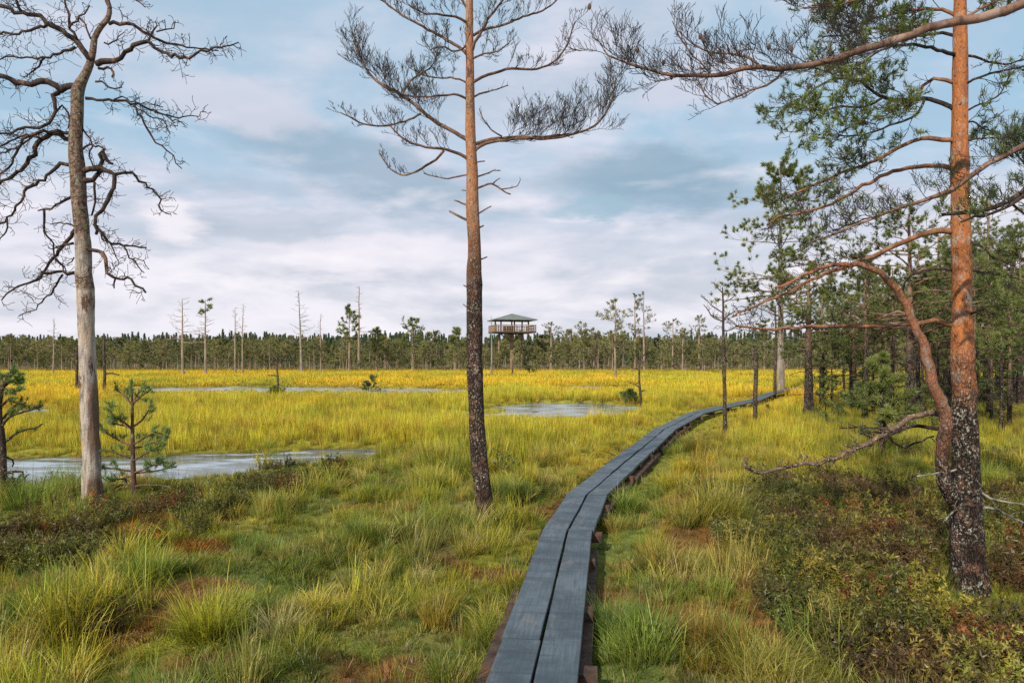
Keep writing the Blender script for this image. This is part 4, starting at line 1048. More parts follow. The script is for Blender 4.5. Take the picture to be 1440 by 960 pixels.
# ------------------------------------------------------------------ other pines: generator
def gen_pine(h, r0, cs, cr, seed, lowdead=0, dens=1.0, tuftn=10, tl=.12, tw=.014, dead=0.0, lean=(0, 0), toplive=False, nl=26, wig=.03, flat=.25, subs=7, twr=.004, crown_up=.25):
    """(trunk MB, crown MB) in local coordinates, base at origin. cs = crown start (share of height), cr = crown radius"""
    rg = random.Random(seed); T = MB(); Cn = MB()
    k = max(6, int(h / .5)); pts = []; x = y = 0.0
    for i in range(k + 1):
        t = i / k
        pts.append(Vector((lean[0] * t * h + x, lean[1] * t * h + y, t * h))); x += rg.gauss(0, wig * h / k * .6); y += rg.gauss(0, wig * h / k * .6)
    rad = [r0 * (1 - .82 * (i / k) ** .9) * (1.25 if i == 0 else 1) for i in range(k + 1)]
    T.tube([pts[0] - Vector((0, 0, .2))] + pts, [rad[0] * 1.1] + rad, 8, 0, .1, seed)
    tips = []
    for i in range(nl):
        t = cs + (1 - cs) * (i + rg.random()) / nl
        p = pts[min(k, int(t * k))].lerp(pts[min(k, int(t * k) + 1)], t * k - int(t * k)) if t < 1 else pts[-1]
        q = (t - cs) / (1 - cs)
        prof = (math.sin(math.pi * min(1, .22 + q * .78)) ** .7) if not dead else (1 - .7 * q)
        L = cr * prof * rg.uniform(.55, 1.15) + .05 * cr
        a = rg.uniform(0, 6.28)
        d = Vector((math.cos(a), math.sin(a), rg.uniform(-.1, .35) + .3 * q)).normalized()
        if dead: d.z = rg.uniform(-.1, .35); d.normalize()
        bp = [p]; n_ = 5
        for s_ in range(n_):
            bp.append(bp[-1] + d * L / n_); d = (d + Vector((0, 0, rg.uniform(-.05, .25) * crown_up * 2)) + rvec(rg) * .14).normalized()
        br = max(twr, rad[min(k, int(t * k))] * .38)
        T.tube(bp, [br * (1 - .75 * j / n_) for j in range(n_ + 1)], 4, 0, cap=False)
        live = (not dead) or (toplive and q > .62)
        loc = []
        side_twigs(T, bp, twr, L / subs, L * .42, .18, 1 if not dead else 0, rg, .3, loc, .2, .8, .5, 3, minr=twr * .6)
        if live:
            tips += [t_ for t_ in loc if rg.random() < dens]
            tips.append((bp[-1], d, 0))
    for i in range(lowdead):
        t = rg.uniform(.12, cs + .1); p = pts[min(k - 1, int(t * k))].lerp(pts[min(k - 1, int(t * k)) + 1], t * k - int(t * k)); a = rg.uniform(0, 6.28)
        d = Vector((math.cos(a), math.sin(a), rg.uniform(-.25, .2))); bp = [p]
        for s_ in range(4):
            bp.append(bp[-1] + d * cr * rg.uniform(.08, .22)); d = (d + rvec(rg) * .28).normalized()
        T.tube(bp, [twr * 2.2 * (1 - .18 * j) for j in range(5)], 4, 0, cap=False)
        side_twigs(T, bp, twr, cr * .16, cr * .22, .1, 0, rg, .3, None, .35, .6, .5, 3, minr=twr * .6)
    if tips: needles(Cn, tips, tuftn, tl, tw, .85, 0, .3, back=tl * .5)
    return T, Cn

def plant(T, Cn, X, Y, name, bark, leaf, label, cat='tree', group=None, rz=0.0, sc=1.0, crownname='crown'):
    e = empty(name, (X, Y, g1(X, Y) - .02), label, cat, group); e.rotation_euler = (0, 0, rz); e.scale = (sc, sc, sc)
    mt = T if isinstance(T, bpy.types.Mesh) else T.mesh('trunk', bark)
    o = bpy.data.objects.new('trunk', mt); COL.objects.link(o); o.parent = e
    mc = None
    if Cn is not None and (isinstance(Cn, bpy.types.Mesh) or Cn.n):
        mc = Cn if isinstance(Cn, bpy.types.Mesh) else Cn.mesh(crownname, leaf, False)
        o = bpy.data.objects.new(crownname, mc); COL.objects.link(o); o.parent = e
    return e, mt, mc

BARKW = pine_bark('woodland_bark', 1.6, 3.6, .8, (.02, .016, .014), (.075, .055, .045), (.27, .15, .09), (.17, .12, .09))
BARKB = wood_mat('distant_bark', (.20, .15, .12), (.38, .29, .22), (.34, .19, .12), 3, .3)
BARKG = wood_mat('grey_dead_trunk', (.16, .135, .115), (.36, .31, .26), (.15, .09, .06), 4, .3, (.42, .41, .36), .6)
SNAG = wood_mat('dark_snag', (.02, .015, .013), (.085, .055, .042), (.14, .08, .055), 10, .5, (.38, .38, .31), .575)
LEAFW = leaf_material('woodland_needles', (.075, .105, .035), (.24, .27, .075), .28, .9, objvar=.5)
LEAFB = leaf_material('treeline_needles', (.115, .135, .05), (.28, .27, .105), .28, .35, objvar=1.0, dry=(.36, .24, .12))
LEAFF = leaf_material('far_needles', (.075, .12, .07), (.13, .18, .085), .2, .08, objvar=.6)

def h_for(Y, top): return CAMZ + (HZ - top) / F * Y

# named woodland trees on the right: px, base py, top py, trunk w px, crown start, crown px, seed, label, options
WOOD = [
    (1098, 551, 236, 11, .33, 92, 101, 'tall pine with pale grey foot standing where the boardwalk ends', dict(nl=44, dens=1, tuftn=44, tl=.24, tw=.034, twr=.008)),
    (1137, 588, 372, 15, .42, 50, 102, 'dark-trunked pine with lichen foot just right of the boardwalk end', dict(nl=30, dens=.8)),
    (1156, 576, 405, 8, .35, 36, 103, 'thin pine standing close behind the dark pine with the lichen foot', dict(nl=22, dens=.7)),
    (1279, 596, 300, 16, .38, 105, 104, 'tall broad pine seen behind the bent stem of the orange pine', dict(nl=34)),
    (1240, 648, 500, 9, .22, 40, 105, 'small lichen-covered pine with blue-green needles in front of the right-hand wood', dict(nl=22, dens=.9)),
    (1216, 590, 356, 8, .4, 70, 106, 'slender pine left of the bent stem with thin crown', dict(nl=26)),
    (1320, 576, 330, 11, .4, 70, 107, 'pine trunk seen between the bent stem and the orange pine', dict(nl=28)),
    (1388, 568, 285, 11, .36, 85, 108, 'tall pine right behind the orange pine, just to its right', dict(nl=34)),
    (1424, 572, 320, 12, .38, 85, 109, 'dark pine at the right edge behind the orange pine', dict(nl=34)),
    (1408, 612, 470, 7, .5, 34, 110, 'short lichen-grey pine with bare lower twigs at the right edge', dict(nl=16, dens=.4)),
    (1196, 578, 430, 6, .3, 42, 111, 'low bushy pine between the slender pines of the right-hand wood', dict(nl=22)),
]
for (px, bpy_, tpy, wpx, cs, cpx, sd_, lab, kw) in WOOD:
    X, Y = on_ground(px, bpy_)
    k = dict(tuftn=22, tl=.13, tw=.018, twr=.006, lowdead=16); k.update(kw)
    T, Cn = gen_pine(h_for(Y, tpy), wpx * .5 / F * Y, cs, cpx / F * Y, sd_, **k)
    plant(T, Cn, X, Y, 'pine_tree', BARKG if sd_ == 101 else BARKW, LEAFW, lab)
# crowded woodland further in
rr = random.Random(77)
var = []
for i in range(7):
    hh = 6.2
    T, Cn = gen_pine(hh, .085 + .02 * (i % 3), .42 + .09 * (i % 3), 1.25 + .3 * (i % 2), 300 + i, dens=.42, tuftn=26, tl=.17, tw=.024, nl=24, twr=.007, lowdead=22)
    var.append((T.mesh('trunk', BARKW), Cn.mesh('crown', LEAFW, False)))
cnt = 0
for i in range(400):
    if cnt >= 84: break
    Y = rr.uniform(19, 62) if cnt > 16 else rr.uniform(17, 32)
    px = rr.uniform(1150, 1560) if cnt > 24 else rr.uniform(1190, 1500)
    X = (px - 720) / F * Y
    if float(bwd(np.array([X]), np.array([Y]))[0]) < 3.0: continue
    top = rr.uniform(310, 410) if px > 1200 else rr.uniform(395, 440)
    sc = h_for(Y, top) / 6.2; sc = min(1.35, max(.55, sc)) * rr.uniform(.8, 1)
    T, Cn = var[rr.randrange(7)]
    plant(T, Cn, X, Y, 'pine_tree', None, None, 'dark-stemmed pine crowded among others in the right-hand wood', group='pines crowding the wood on the right', rz=rr.uniform(0, 6.28), sc=sc)
    cnt += 1
# young pines and bushes between them
yv = []
for i in range(4):
    T, Cn = gen_pine(2.3, .035, .12, .62, 400 + i, dens=.6, tuftn=14, tl=.11, tw=.016, nl=22, twr=.004)
    yv.append((T.mesh('trunk', BARKW), Cn.mesh('crown', LEAFW, False)))
cnt = 0
while cnt < 20:
    Y = rr.uniform(18, 55); px = rr.uniform(1120, 1500); X = (px - 720) / F * Y
    if float(bwd(np.array([X]), np.array([Y]))[0]) < 2.2: continue
    T, Cn = yv[rr.randrange(4)]
    plant(T, Cn, X, Y, 'young_pine', None, None, 'low bushy young pine between the trunks of the right-hand wood', group='young pines in the wood on the right', rz=rr.uniform(0, 6.28), sc=rr.uniform(.45, 1.0))
    cnt += 1

# slim poles by the walk
def pole(px, bpy_, pts, label, branches, mat=SNAG, leaf=None, name='dead_pine'):
    X, Y = on_ground(px, bpy_)
    e = empty(name, (X, Y, g1(X, Y)), label, 'tree')
    mb = MB(); hero_trunk(mb, [(a, b, c * .8) for a, b, c in pts], Y, 9, .18, int(px), 1.25, .15); mb.build('trunk', mat, e)
    rg = random.Random(int(px))
    for (bp, w0, w1, dy, tl, nd) in branches:
        mb = MB(); path = limb(mb, bp, Y, dy, w0, w1, 5, .01, rg, .15)
        tips = [(path[-1], Vector((0, 0, 1)), 0)]
        if tl: side_twigs(mb, path, .006, tl * .4, tl, .25, 1, rg, .2, tips, .25, .7, .5, 3, minr=.0035)
        o = mb.build('branch', mat, e)
        if nd and leaf:
            tp = [t for t in tips if rg.random() < nd]
            if tp:
                nb = MB(); needles(nb, tp, 12, .10, .011, .8); nb.build('needles', leaf, o, False, origin=parent_origin(e))
    return e
pole(1020, 615, [(1020, 617, 8), (1019, 560, 7.5), (1018, 510, 6), (1017, 460, 4.5), (1017, 430, 3.6), (1016, 404, 2)], 'thin dark pole of a pine with sparse dead top right of the boardwalk bend',
     [([(1017, 440), (1005, 432), (995, 424), (985, 416)], 2, 1, .2, .35, .1), ([(1017, 425), (1026, 420), (1036, 414)], 2, 1, -.2, .3, .1), ([(1017, 452), (1006, 448), (996, 436), (990, 428)], 2, 1, -.3, .35, .1), ([(1017, 448), (1030, 440), (1042, 436)], 2, 1, .3, .35, .1), ([(1016, 412), (1008, 405), (1004, 398)], 1.6, 1, 0, .25, .1), ([(1017, 465), (1030, 462), (1040, 456)], 2, 1, .3, .3, .1)], leaf=LEAFW)
pole(1062, 595, [(1062, 597, 9), (1062, 560, 8), (1063, 520, 7.5), (1062, 488, 6.5)], 'short broken black snag with one side branch beside the boardwalk',
     [([(1062, 497), (1048, 498), (1034, 497), (1022, 492), (1012, 490)], 3, 1.5, .4, .45, .6), ([(1062, 492), (1070, 486), (1078, 488)], 2.4, 1.2, 0, .3, .5)], leaf=LEAFW)
pole(1090, 560, [(1090, 562, 6), (1090, 520, 5), (1091, 480, 4), (1090, 430, 2.5)], 'thin dark stem standing close to the pale-footed pine by the walk',
     [([(1090, 470), (1078, 465), (1068, 462)], 2, 1, .4, .5, .7), ([(1090, 450), (1104, 446), (1114, 440)], 2, 1, -.4, .5, .7), ([(1090, 440), (1080, 432), (1070, 430)], 2, 1, -.3, .4, .7)], leaf=LEAFW, name='pine_tree')
pole(1080, 586, [(1080, 588, 7), (1080, 575, 6.5), (1079, 568, 5)], 'short dark stump in the heather right of the boardwalk', [], name='tree_stump')
pole(900, 576, [(901, 578, 5), (901, 560, 5), (899, 535, 4), (899, 515, 3), (900, 500, 2)], 'small crooked pine with dark stem and tiny crown on the open bog',
     [([(899, 520), (890, 516), (884, 512)], 2, 1, .3, .4, 1), ([(899, 512), (908, 508), (916, 506)], 2, 1, -.3, .4, 1), ([(899, 506), (894, 500), (888, 498)], 2, 1, -.3, .4, 1), ([(900, 503), (907, 499), (913, 497)], 2, 1, .3, .4, 1), ([(900, 545), (893, 540), (886, 538)], 2, 1, .2, .3, .5), ([(899, 552), (906, 549)], 2, 1, .1, .2, .2)], leaf=LEAFW, name='pine_tree')
pole(108, 554, [(108, 556, 5), (108, 530, 5), (108, 500, 4), (108, 488, 4)], 'broken snag with a flat stub behind the dead pine, on its left', [([(108, 500), (100, 499), (94, 502)], 3.5, 2, .2, 0, 0), ([(108, 498), (118, 496), (124, 500)], 3.5, 2, .2, 0, 0)])
pole(147, 550, [(147, 552, 6), (147, 520, 5), (146, 490, 4), (146, 474, 2)], 'dark snag behind the dead pine, on its right', [([(147, 500), (156, 498), (162, 502)], 3, 1.5, .2, .3, 0), ([(147, 526), (158, 525), (168, 527)], 3, 1.5, .2, .2, 0)])
pole(83, 586, [(83, 588, 5), (83, 575, 4.5), (82, 566, 3.5)], 'small dark stump standing in the yellow sedge on the left', [], name='tree_stump')
pole(393, 556, [(393, 558, 4), (391, 540, 3.6), (390, 522, 3), (388, 505, 2)], 'small thin half-dead pine beside the far pool',
     [([(390, 515), (382, 508), (376, 505)], 2, 1, .4, .5, .5), ([(389, 510), (398, 502), (404, 500)], 2, 1, -.4, .5, .5), ([(391, 530), (382, 527), (376, 528)], 2, 1, .4, .4, .2), ([(388, 507), (382, 498), (378, 494)], 2, 1, -.2, .5, .5)], leaf=LEAFB, name='pine_tree')
for (px, py, hgt, cr_, sd_, lab) in ((522, 547, 1.35, .6, 501, 'round green young pine bush at the edge of the far pool'), (388, 560, .55, .4, 502, 'low shrub at the foot of the small half-dead pine'), (886, 568, .55, .42, 503, 'small green bush by the shallow pool next to the crooked pine'), (745, 527, 1.0, .8, 504, 'low bush on the bog in front of the tower')):
    X, Y = on_ground(px, py)
    T, Cn = gen_pine(hgt, .03, .05, cr_, sd_, dens=.9, tuftn=10, tl=.13, tw=.02, nl=26, twr=.005)
    plant(T, Cn, X, Y, 'bog_shrub', BARKW, LEAFW, lab, 'shrub', crownname='foliage')

# --- sapling in front of the dead pine
X5, Y5 = on_ground(187, 706)
NEED5 = leaf_material('sapling_needles', (.10, .18, .06), (.28, .36, .11), .32, 6)
sp_ = empty('pine_sapling', (X5, Y5, g1(X5, Y5)), 'young green pine sapling right beside the dead pine trunk', 'tree')
mb = MB(); hero_trunk(mb, [(187, 712, 8), (188, 680, 7.5), (187, 640, 6), (186, 600, 4.6), (186, 570, 3.6), (185, 545, 2.6), (185, 535, 1.8)], Y5, 8, .12, 2, 1.2, .06)
mb.build('trunk', wood_mat('sapling_bark', (.05, .035, .03), (.15, .085, .06), (.25, .24, .2), 20, .6), sp_)
rr = random.Random(91)
SB = wood_mat('sapling_twig', (.09, .055, .04), (.2, .12, .08), None, 20, .6)
for (pts, dy) in (([(186, 570), (178, 560), (170, 552), (163, 545)], .15), ([(186, 568), (195, 560), (205, 553), (213, 547)], -.15), ([(186, 572), (190, 560), (198, 548)], .25), ([(186, 602), (170, 590), (158, 582), (150, 574)], -.3), ([(186, 600), (200, 590), (208, 578), (212, 566)], .3), ([(186, 604), (174, 598), (160, 596), (150, 592)], .35), ([(186, 625), (202, 616), (218, 608), (232, 612)], -.2), ([(187, 628), (170, 620), (155, 612), (143, 606)], .15), ([(187, 630), (205, 626), (225, 618), (238, 610)], .35),
                  ([(187, 645), (172, 640), (155, 634), (140, 634)], -.2), ([(187, 648), (200, 640), (215, 632), (226, 626)], -.3), ([(187, 662), (168, 660), (148, 658), (130, 654)], -.15), ([(187, 665), (205, 664), (228, 660), (248, 656)], .2), ([(187, 668), (175, 672), (160, 674), (150, 672)], .3), ([(187, 664), (202, 660), (222, 652), (238, 650)], -.3), ([(187, 684), (205, 682), (222, 682), (240, 684)], -.1), ([(187, 680), (170, 682), (158, 690)], .2)):
    lowdead = pts[0][1] > 676
    hero_branch(sp_, pts, Y5, dy, 3, 1.4, .15 if not lowdead else .14, .3, 0 if lowdead else .62, SB, SB, NEED5, rr, .40, .075, 40, .075, .0062, 1, .0022, .003, .0026, 1.0, .75, .2, .08)
nb = MB(); nb.n = 0
needles(nb, [(P(185, 536 + k * 4, Y5), Vector((0, 0, 1)), 0) for k in range(5)], 60, .085, .0065, .6); nb.build('needles', NEED5, sp_, False)

# --- pine at the left edge
X6, Y6 = on_ground(2, 695)
lp = empty('pine_tree', (X6, Y6, g1(X6, Y6)), 'small dark pine cut by the left edge with a round needle clump at its top', 'tree')
mb = MB(); hero_trunk(mb, [(3, 700, 11), (4, 660, 10), (2, 620, 10), (-2, 580, 9), (2, 550, 7), (8, 535, 5), (12, 524, 3)], Y6, 10, .14, 6, 1.2, .08); mb.build('trunk', SNAG, lp)
rr = random.Random(92)
for (pts, dy, w, nd, tl) in (([(4, 545), (12, 538), (22, 532), (28, 526)], .1, 4, 1, .13), ([(4, 548), (-8, 538), (-20, 530)], .1, 4, 1, .13), ([(6, 540), (14, 530), (16, 520)], -.2, 3, 1, .13), ([(6, 538), (0, 528), (-6, 522)], .25, 3, 1, .13), ([(8, 535), (20, 536), (30, 540)], .2, 3, 1, .13), ([(5, 546), (16, 548), (26, 548)], -.2, 3, 1, .12),
                             ([(2, 600), (15, 585), (28, 580), (45, 576), (55, 572)], -.2, 4, .5, .12), ([(2, 625), (15, 615), (30, 606), (48, 602), (60, 596)], .15, 4, .12, .12), ([(0, 590), (14, 578), (24, 568), (30, 562)], .25, 4, .6, .14), ([(3, 665), (15, 664), (32, 663), (33, 672), (24, 680)], -.1, 5, 0, .1), ([(2, 648), (10, 642), (18, 646), (18, 656)], .2, 4, 0, .08), ([(4, 678), (14, 682), (26, 678), (40, 668)], -.2, 4, 0, .10), ([(0, 610), (-20, 590), (-40, 580)], .2, 5, .6, .14), ([(1, 570), (14, 562), (22, 566), (36, 566)], -.2, 4, .5, .14)):
    hero_branch(lp, pts, Y6, dy, w, 1.8, tl, .25, nd, DARKBR, TW3, NEED5 if pts[0][1] < 560 else NEED3, rr, .15, .07, 44, .075, .0065, 1, .002, .006, .003, 1.0, .75, .2, .08)

# --- little birch by the middle pine
X7, Y7 = on_ground(704, 668)
bs = empty('birch_sapling', (X7, Y7, g1(X7, Y7)), 'tiny leafy birch sapling right behind the slim middle pine', 'plant')
mb = MB(); rr = random.Random(93); tips = []
for (dx, hh) in ((0, .48), (.09, .36), (-.06, .40), (.2, .30)):
    b0 = Vector((X7 + dx * .3, Y7, g1(X7, Y7) - .02)); pth = [b0, b0 + Vector((dx * .4, 0, hh * .5)), b0 + Vector((dx, .03, hh))]
    mb.tube(pth, [.005, .004, .002], 4); side_twigs(mb, pth, .002, .07, .14, .3, 0, rr, .35, tips)
mb.build('stem', wood_mat('birch_stem', (.05, .03, .025), (.13, .08, .06), scale=20), bs)
nb = MB(); needles(nb, tips * 3, 3, .045, .03, .9); nb.build('leaves', leaf_material('birch_leaves', (.08, .14, .03), (.17, .24, .05), .4, 8), bs, False)

# ------------------------------------------------------------------ tower
YT = 108.0
def TP(px, py): return P(px, py, YT)
tx = TP(720, 0).x
tw = empty('observation_tower', (tx, YT, g1(tx, YT)), 'wooden observation tower with a hipped grey roof and railed deck above the distant trees', 'tower')
TWOOD = wood_mat('tower_timber', (.26, .17, .11), (.42, .29, .19), None, 3, .4); TDARK = wood_mat('tower_dark_timber', (.07, .045, .035), (.14, .09, .07), None, 3, .4)
TROOF = wood_mat('tower_roof_shingle', (.13, .15, .14), (.2, .215, .2), None, 2, 1.0)
zr = TP(0, 440.8).z; ze = TP(0, 450).z; zd = TP(0, 466.5).z; zrail = TP(0, 458).z
RW = 30 / F * YT; RD = 2.9; DW = 28.5 / F * YT; DD = 2.7
rot = R(14)
def rt(x, y): return (tx + x * math.cos(rot) - y * math.sin(rot), YT + x * math.sin(rot) + y * math.cos(rot))
def q4(w, d_, z): return [(*rt(sx_ * w, sy_ * d_), z) for sx_, sy_ in ((-1, -1), (1, -1), (1, 1), (-1, 1))]
mb = MB(); mb.add(q4(RW, RD, ze - .12) + q4(RW, RD, ze) + [(*rt(0, 0), zr)], [(0, 3, 2, 1), (0, 1, 5, 4), (1, 2, 6, 5), (2, 3, 7, 6), (3, 0, 4, 7), (4, 5, 8), (5, 6, 8), (6, 7, 8), (7, 4, 8)]); mb.build('roof', TROOF, tw, False)
mb = MB(); mb.add(q4(DW, DD, zd - .22) + q4(DW, DD, zd), [(3, 2, 1, 0), (4, 5, 6, 7), (0, 1, 5, 4), (1, 2, 6, 5), (2, 3, 7, 6), (3, 0, 4, 7)]); mb.build('deck', TDARK, tw, False)
for sx_, sy_ in ((-.68, -.72), (-.05, -.74), (.62, -.72), (-.66, .72), (.66, .72), (.15, .72)):
    a_ = rt(sx_ * RW, sy_ * RD); mb = MB(); mb.tube([(*a_, zd + .005), (*a_, ze - .125)], [.11, .11], 8); mb.build('post', TDARK, tw)
for (x0, y0, x1, y1) in ((-1, -1, 1, -1), (1, -1, 1, 1), (-1, -1, -1, 1), (-1, 1, 1, 1)):
    mb = MB(); a_ = Vector((*rt(x0 * (DW - .06), y0 * (DD - .06)), 0)); b_ = Vector((*rt(x1 * (DW - .06), y1 * (DD - .06)), 0))
    for zz, rr_ in ((zrail, .06), ((zrail + zd) / 2, .035), (zd + .12, .03)): mb.tube([a_ + Vector((0, 0, zz)), b_ + Vector((0, 0, zz))], [rr_, rr_], 5)
    for k in range(17):
        c = a_.lerp(b_, k / 16); mb.tube([c + Vector((0, 0, zd)), c + Vector((0, 0, zrail + (.1 if k % 4 == 0 else 0)))], [.055 if k % 4 == 0 else .025] * 2, 4)
    mb.build('railing', TWOOD, tw, False)
zb = g1(tx, YT)
mb = MB(); mb.box((tx - .02, YT, (zd - .25 + zb) / 2 - .1), (.42, .42, zd - .25 - zb + .2), 0, rot); mb.build('column', TWOOD, tw, False)
for sx_, sy_ in ((-.5, -.5), (.5, -.5), (.5, .5), (-.5, .5)):
    a_ = rt(sx_ * DW, sy_ * DD); mb = MB(); mb.tube([(*rt(sx_ * .2, sy_ * .2), zd - 1.6), (*a_, zd - .23)], [.10, .10], 6); mb.build('brace', TWOOD, tw)
mb = MB(); mb.tube([(*rt(-DW * .55, -.3), zd - .31), (*rt(DW * .55, -.3), zd - .31)], [.1, .1], 6); mb.build('beam', TDARK, tw)
for sx_ in (-.62, .55):   # corner legs
    a_ = rt(sx_ * DW, .5); mb = MB(); mb.tube([(a_[0], a_[1], zb - .1), (a_[0], a_[1], zd - .225)], [.11, .10], 6); mb.build('leg', TWOOD, tw)
mb = MB(); c = rt(-.5, .3); mb.box((c[0], c[1], zd + .45), (1.5, .4, .9), 0, rot); mb.build('bench', TWOOD, tw, False)

# ------------------------------------------------------------------ distant trees
# stand-outs above the tree line: px, base py, top py, width px, crown start, crown px, kind, label
ST = [
    (257, 528, 420, 4.6, .42, 34, 'dead', 'bare tall dead pine with wide thin branches, leftmost of the tall distant trees'),
    (289, 529, 421, 4.6, .45, 20, 'top', 'tall distant pine with a tuft of green needles left at its tip'),
    (331, 527, 432, 3.2, .45, 17, 'dead', 'bare tapering dead pine right of the green-tipped distant pine'),
    (341, 527, 427, 2.8, .5, 8, 'dead', 'thin bare spike of a dead pine close beside a branchier one'),
    (424, 526, 408, 4.2, .4, 26, 'dead', 'leaning pale dead pine standing alone against the cloud before the far wood'),
    (451, 525, 442, 2.8, .45, 10, 'dead', 'short bare pine between the leaning pale pine and the highest dead pine'),
    (491, 525, 430, 3.0, .5, 19, 'live', 'green-crowned distant pine just left of the highest dead pine'),
    (505, 521, 402, 4.6, .4, 18, 'dead', 'highest bare dead pine on the far side of the bog'),
    (580, 522, 448, 4, .45, 22, 'live', 'bushy green pine above the tree line left of the slim middle pine'),
    (530, 524, 461, 3, .45, 14, 'live', 'small flat-topped pine right of the highest dead pine'),
    (75, 528, 447, 2.8, .5, 12, 'dead', 'small pointed dead pine above the tree line left of the dead pine trunk'),
    (866, 536, 423, 4, .42, 26, 'bog', 'thin many-branched pine with a bare pale stem right of the tower'),
    (893, 522, 413, 3.6, .45, 13, 'bog', 'tall narrow pine in the pair right of the tower, the left one'),
    (906, 522, 410, 3.8, .45, 17, 'bog', 'tall narrow pine in the pair right of the tower, the right one'),
    (775, 522, 455, 3.6, .55, 18, 'bog', 'flat-crowned pine just right of the tower'),
    (818, 522, 453, 3.4, .5, 16, 'bog', 'small-crowned thin pine halfway between tower and the tall pair'),
    (835, 522, 462, 3, .5, 13, 'bog', 'low thin pine left of the many-branched pine'),
    (946, 522, 449, 3.2, .5, 17, 'bog', 'loose-crowned pine right of the tall pair'),
    (983, 522, 444, 3.4, .5, 16, 'bog', 'thin-topped pine left of the black-footed pole'),
    (691, 529, 444, 3, .7, 5, 'dead', 'pale bare stem right behind the slim middle pine'),
    (721, 528, 505, 3, .2, 2, 'dead', 'low broken dark snag standing below the tower'),
    (1075, 522, 452, 3.4, .4, 24, 'live', 'rounded green pine at the right end of the far tree line'),
    (960, 524, 462, 3, .5, 14, 'bog', 'small thin pine just right of the loose-crowned pine'),
    (640, 524, 462, 3, .5, 13, 'live', 'thin green pine just left of the slim middle pine trunk, far away'),
]
for i, (px, bpy_, tpy, wpx, cs, cpx, kind, lab) in enumerate(ST):
    Y = 1000 * CAMZ / (bpy_ - HZ); Y = min(Y, 99); X = (px - 720) / F * Y
    h = h_for(Y, tpy)
    if kind == 'dead': T, Cn = gen_pine(h, wpx * .5 / F * Y, cs, cpx / F * Y, 600 + i, dead=1, nl=20 if cpx > 6 else 8, subs=5, twr=.016, lean=(-.03, 0) if px == 424 else (0, 0), wig=.05)
    elif kind == 'top': T, Cn = gen_pine(h, wpx * .5 / F * Y, cs, cpx / F * Y, 600 + i, dead=1, toplive=True, nl=26, subs=6, twr=.016, tuftn=7, tl=.34, tw=.09)
    elif kind == 'live': T, Cn = gen_pine(h, wpx * .5 / F * Y, cs, cpx / F * Y, 600 + i, dens=.9, nl=24, subs=6, twr=.016, tuftn=8, tl=.34, tw=.075)
    else: T, Cn = gen_pine(h, wpx * .5 / F * Y, cs, cpx / F * Y, 600 + i, dens=.5, nl=20, subs=6, twr=.018, tuftn=6, tl=.30, tw=.06)
    plant(T, Cn, X, Y, 'dead_pine' if kind == 'dead' else 'pine_tree', BARKG if px in (424, 691) else (SNAG if px == 721 else BARKB), LEAFB if kind == 'bog' else LEAFW, lab)

bv = []
for i in range(9):
    T, Cn = gen_pine(4.4, .055 + .015 * (i % 3), .36 + .08 * (i % 4), .9 + .18 * (i % 3), 700 + i, dens=.55, tuftn=6, tl=.30, tw=.075, nl=24, subs=5, twr=.014, wig=.06)
    bv.append((T.mesh('trunk', BARKB), Cn.mesh('crown', LEAFB, False)))
rr = random.Random(101)
for i in range(190):
    Y = rr.uniform(92, 116) if i > 30 else rr.uniform(84, 94)
    px = 1440 * (i * .6180339) % 1440 + rr.uniform(-14, 14)
    if px > 1150: px = rr.uniform(20, 1140)
    top = 479 + rr.gauss(0, 5) + 16 * (float(vnoise(px / 60.0, 3.3, 96)) - .5) + (6 if i <= 30 else 0)
    if abs(px - 720) < 40: top = max(top, 490); 
    X = (px - 720) / F * Y; sc = max(.45, h_for(Y, top) / 4.4)
    T, Cn = bv[rr.randrange(9)]
    plant(T, Cn, X, Y, 'pine_tree', None, None, 'slender olive bog pine in the front of the distant tree line', group='bog pines along the distant tree line', rz=rr.uniform(0, 6.28), sc=sc)

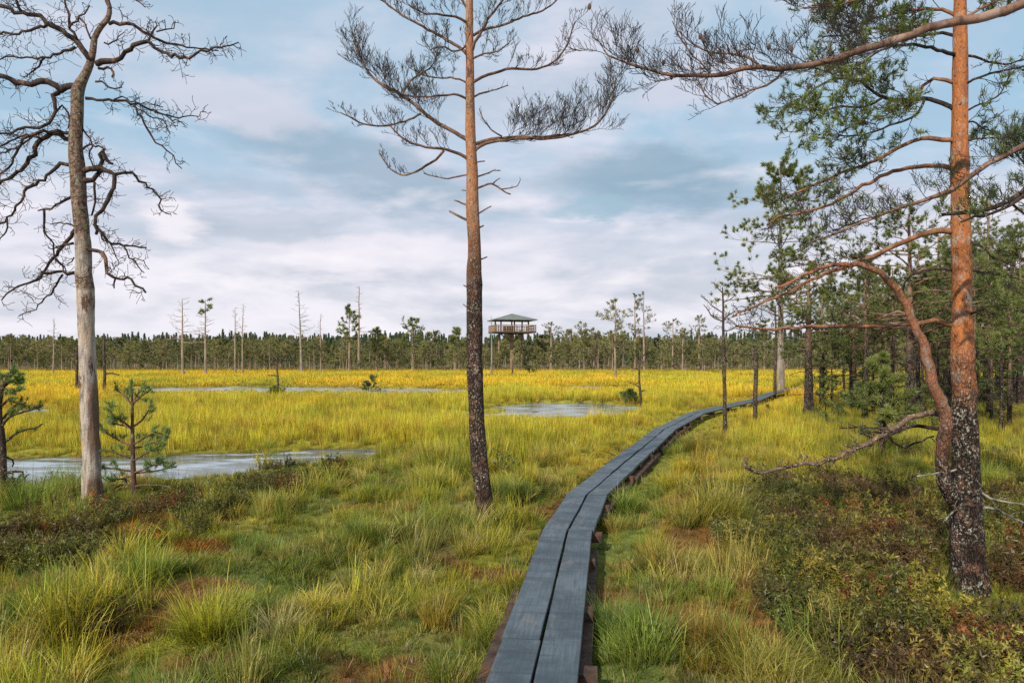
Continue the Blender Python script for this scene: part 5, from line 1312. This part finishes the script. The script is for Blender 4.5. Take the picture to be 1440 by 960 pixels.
# wood behind, one mass
C_W = coll('wood_trees')
for i in range(6):
    T, Cn = gen_pine(5.2, .07, .28 + .1 * (i % 3), 1.15 + .2 * (i % 3), 800 + i, dens=.75, tuftn=5, tl=.42, tw=.15, nl=22, subs=4, twr=.02)
    b0 = T.n; mbm = MB(); mbm.v = T.v + Cn.v; mbm.n = T.n + Cn.n
    mbm.f = list(T.f) + [tuple(q + b0 for q in f_) for f_ in Cn.f]; mbm.m = [1] * len(T.f) + [0] * len(Cn.f)
    proto('wood_tree_%d' % i, mbm, [LEAFB, BARKB], C_W, None, False)
C_S = coll('spruce_trees')
for i in range(4):
    rg = random.Random(900 + i); mbm = MB(); mbm.tube([(0, 0, -.2), (0, 0, 8.5)], [.12, .03], 5, 1)
    tips = []
    for k in range(520):
        t = rg.random() ** .8; rad = 1.5 * (1 - t) ** 1.15 * rg.uniform(.25, 1.0) + .03; a = rg.uniform(0, 6.28)
        tips.append((Vector((rad * math.cos(a), rad * math.sin(a), .6 + 8.2 * t)), Vector((math.cos(a), math.sin(a), -.1)), 0))
    needles(mbm, [q for q in tips if q[0].z < 6.2], 3, .6, .26, .5, 0, -.05); needles(mbm, [q for q in tips if q[0].z >= 6.2], 4, .32, .13, .5, 0, .1); proto('spruce_%d' % i, mbm, [LEAFF, BARKB], C_S, None, False)
n_ = 560; y = nrng.uniform(108, 165, n_); x = nrng.uniform(-.86, .86, n_) * y
tow = (np.abs(x / y) < .045) & (y < 112); x, y = x[~tow], y[~tow]
hs = np.clip((CAMZ + (HZ - nrng.normal(483, 5, len(x))) / F * y) / 5.2, .5, 1.6)
uy = nrng.uniform(94, 122, 620); ux_ = nrng.uniform(-.84, .84, 620) * uy; ok = np.abs(ux_ / uy) > .012
x = np.concatenate([x, ux_[ok]]); y = np.concatenate([y, uy[ok]]); hs = np.concatenate([hs, nrng.uniform(.14, .46, ok.sum()) * (.5 + fbm(ux_[ok] * .08, uy[ok] * .05, 97, 2))])
scatter('distant_wood', x, y, hs, nrng.integers(0, 6, len(x)), np.full((len(x), 3), .1), C_W, 'olive mass of bog woodland behind the first distant pines', tilt=.03)
n_ = 1500; y = nrng.uniform(190, 330, n_); x = nrng.uniform(-.95, .95, n_) * y
hs = np.clip((CAMZ + (HZ - nrng.normal(473.5, 2.4, len(x)) - 0) / F * y) / 8.7, .5, 2.2)
hs = hs * (1 + .22 * sstep(.20, .40, x / y)) * (.84 + .3 * fbm(x / y * 14, y * .004, 95, 3)); hs = hs * np.where(nrng.random(len(x)) < .08, 1.1, 1.0)
scatter('far_forest', x, y, hs, nrng.integers(0, 4, len(x)), np.full((len(x), 3), .1), C_S, 'dark green spruce forest on the horizon', tilt=.02)
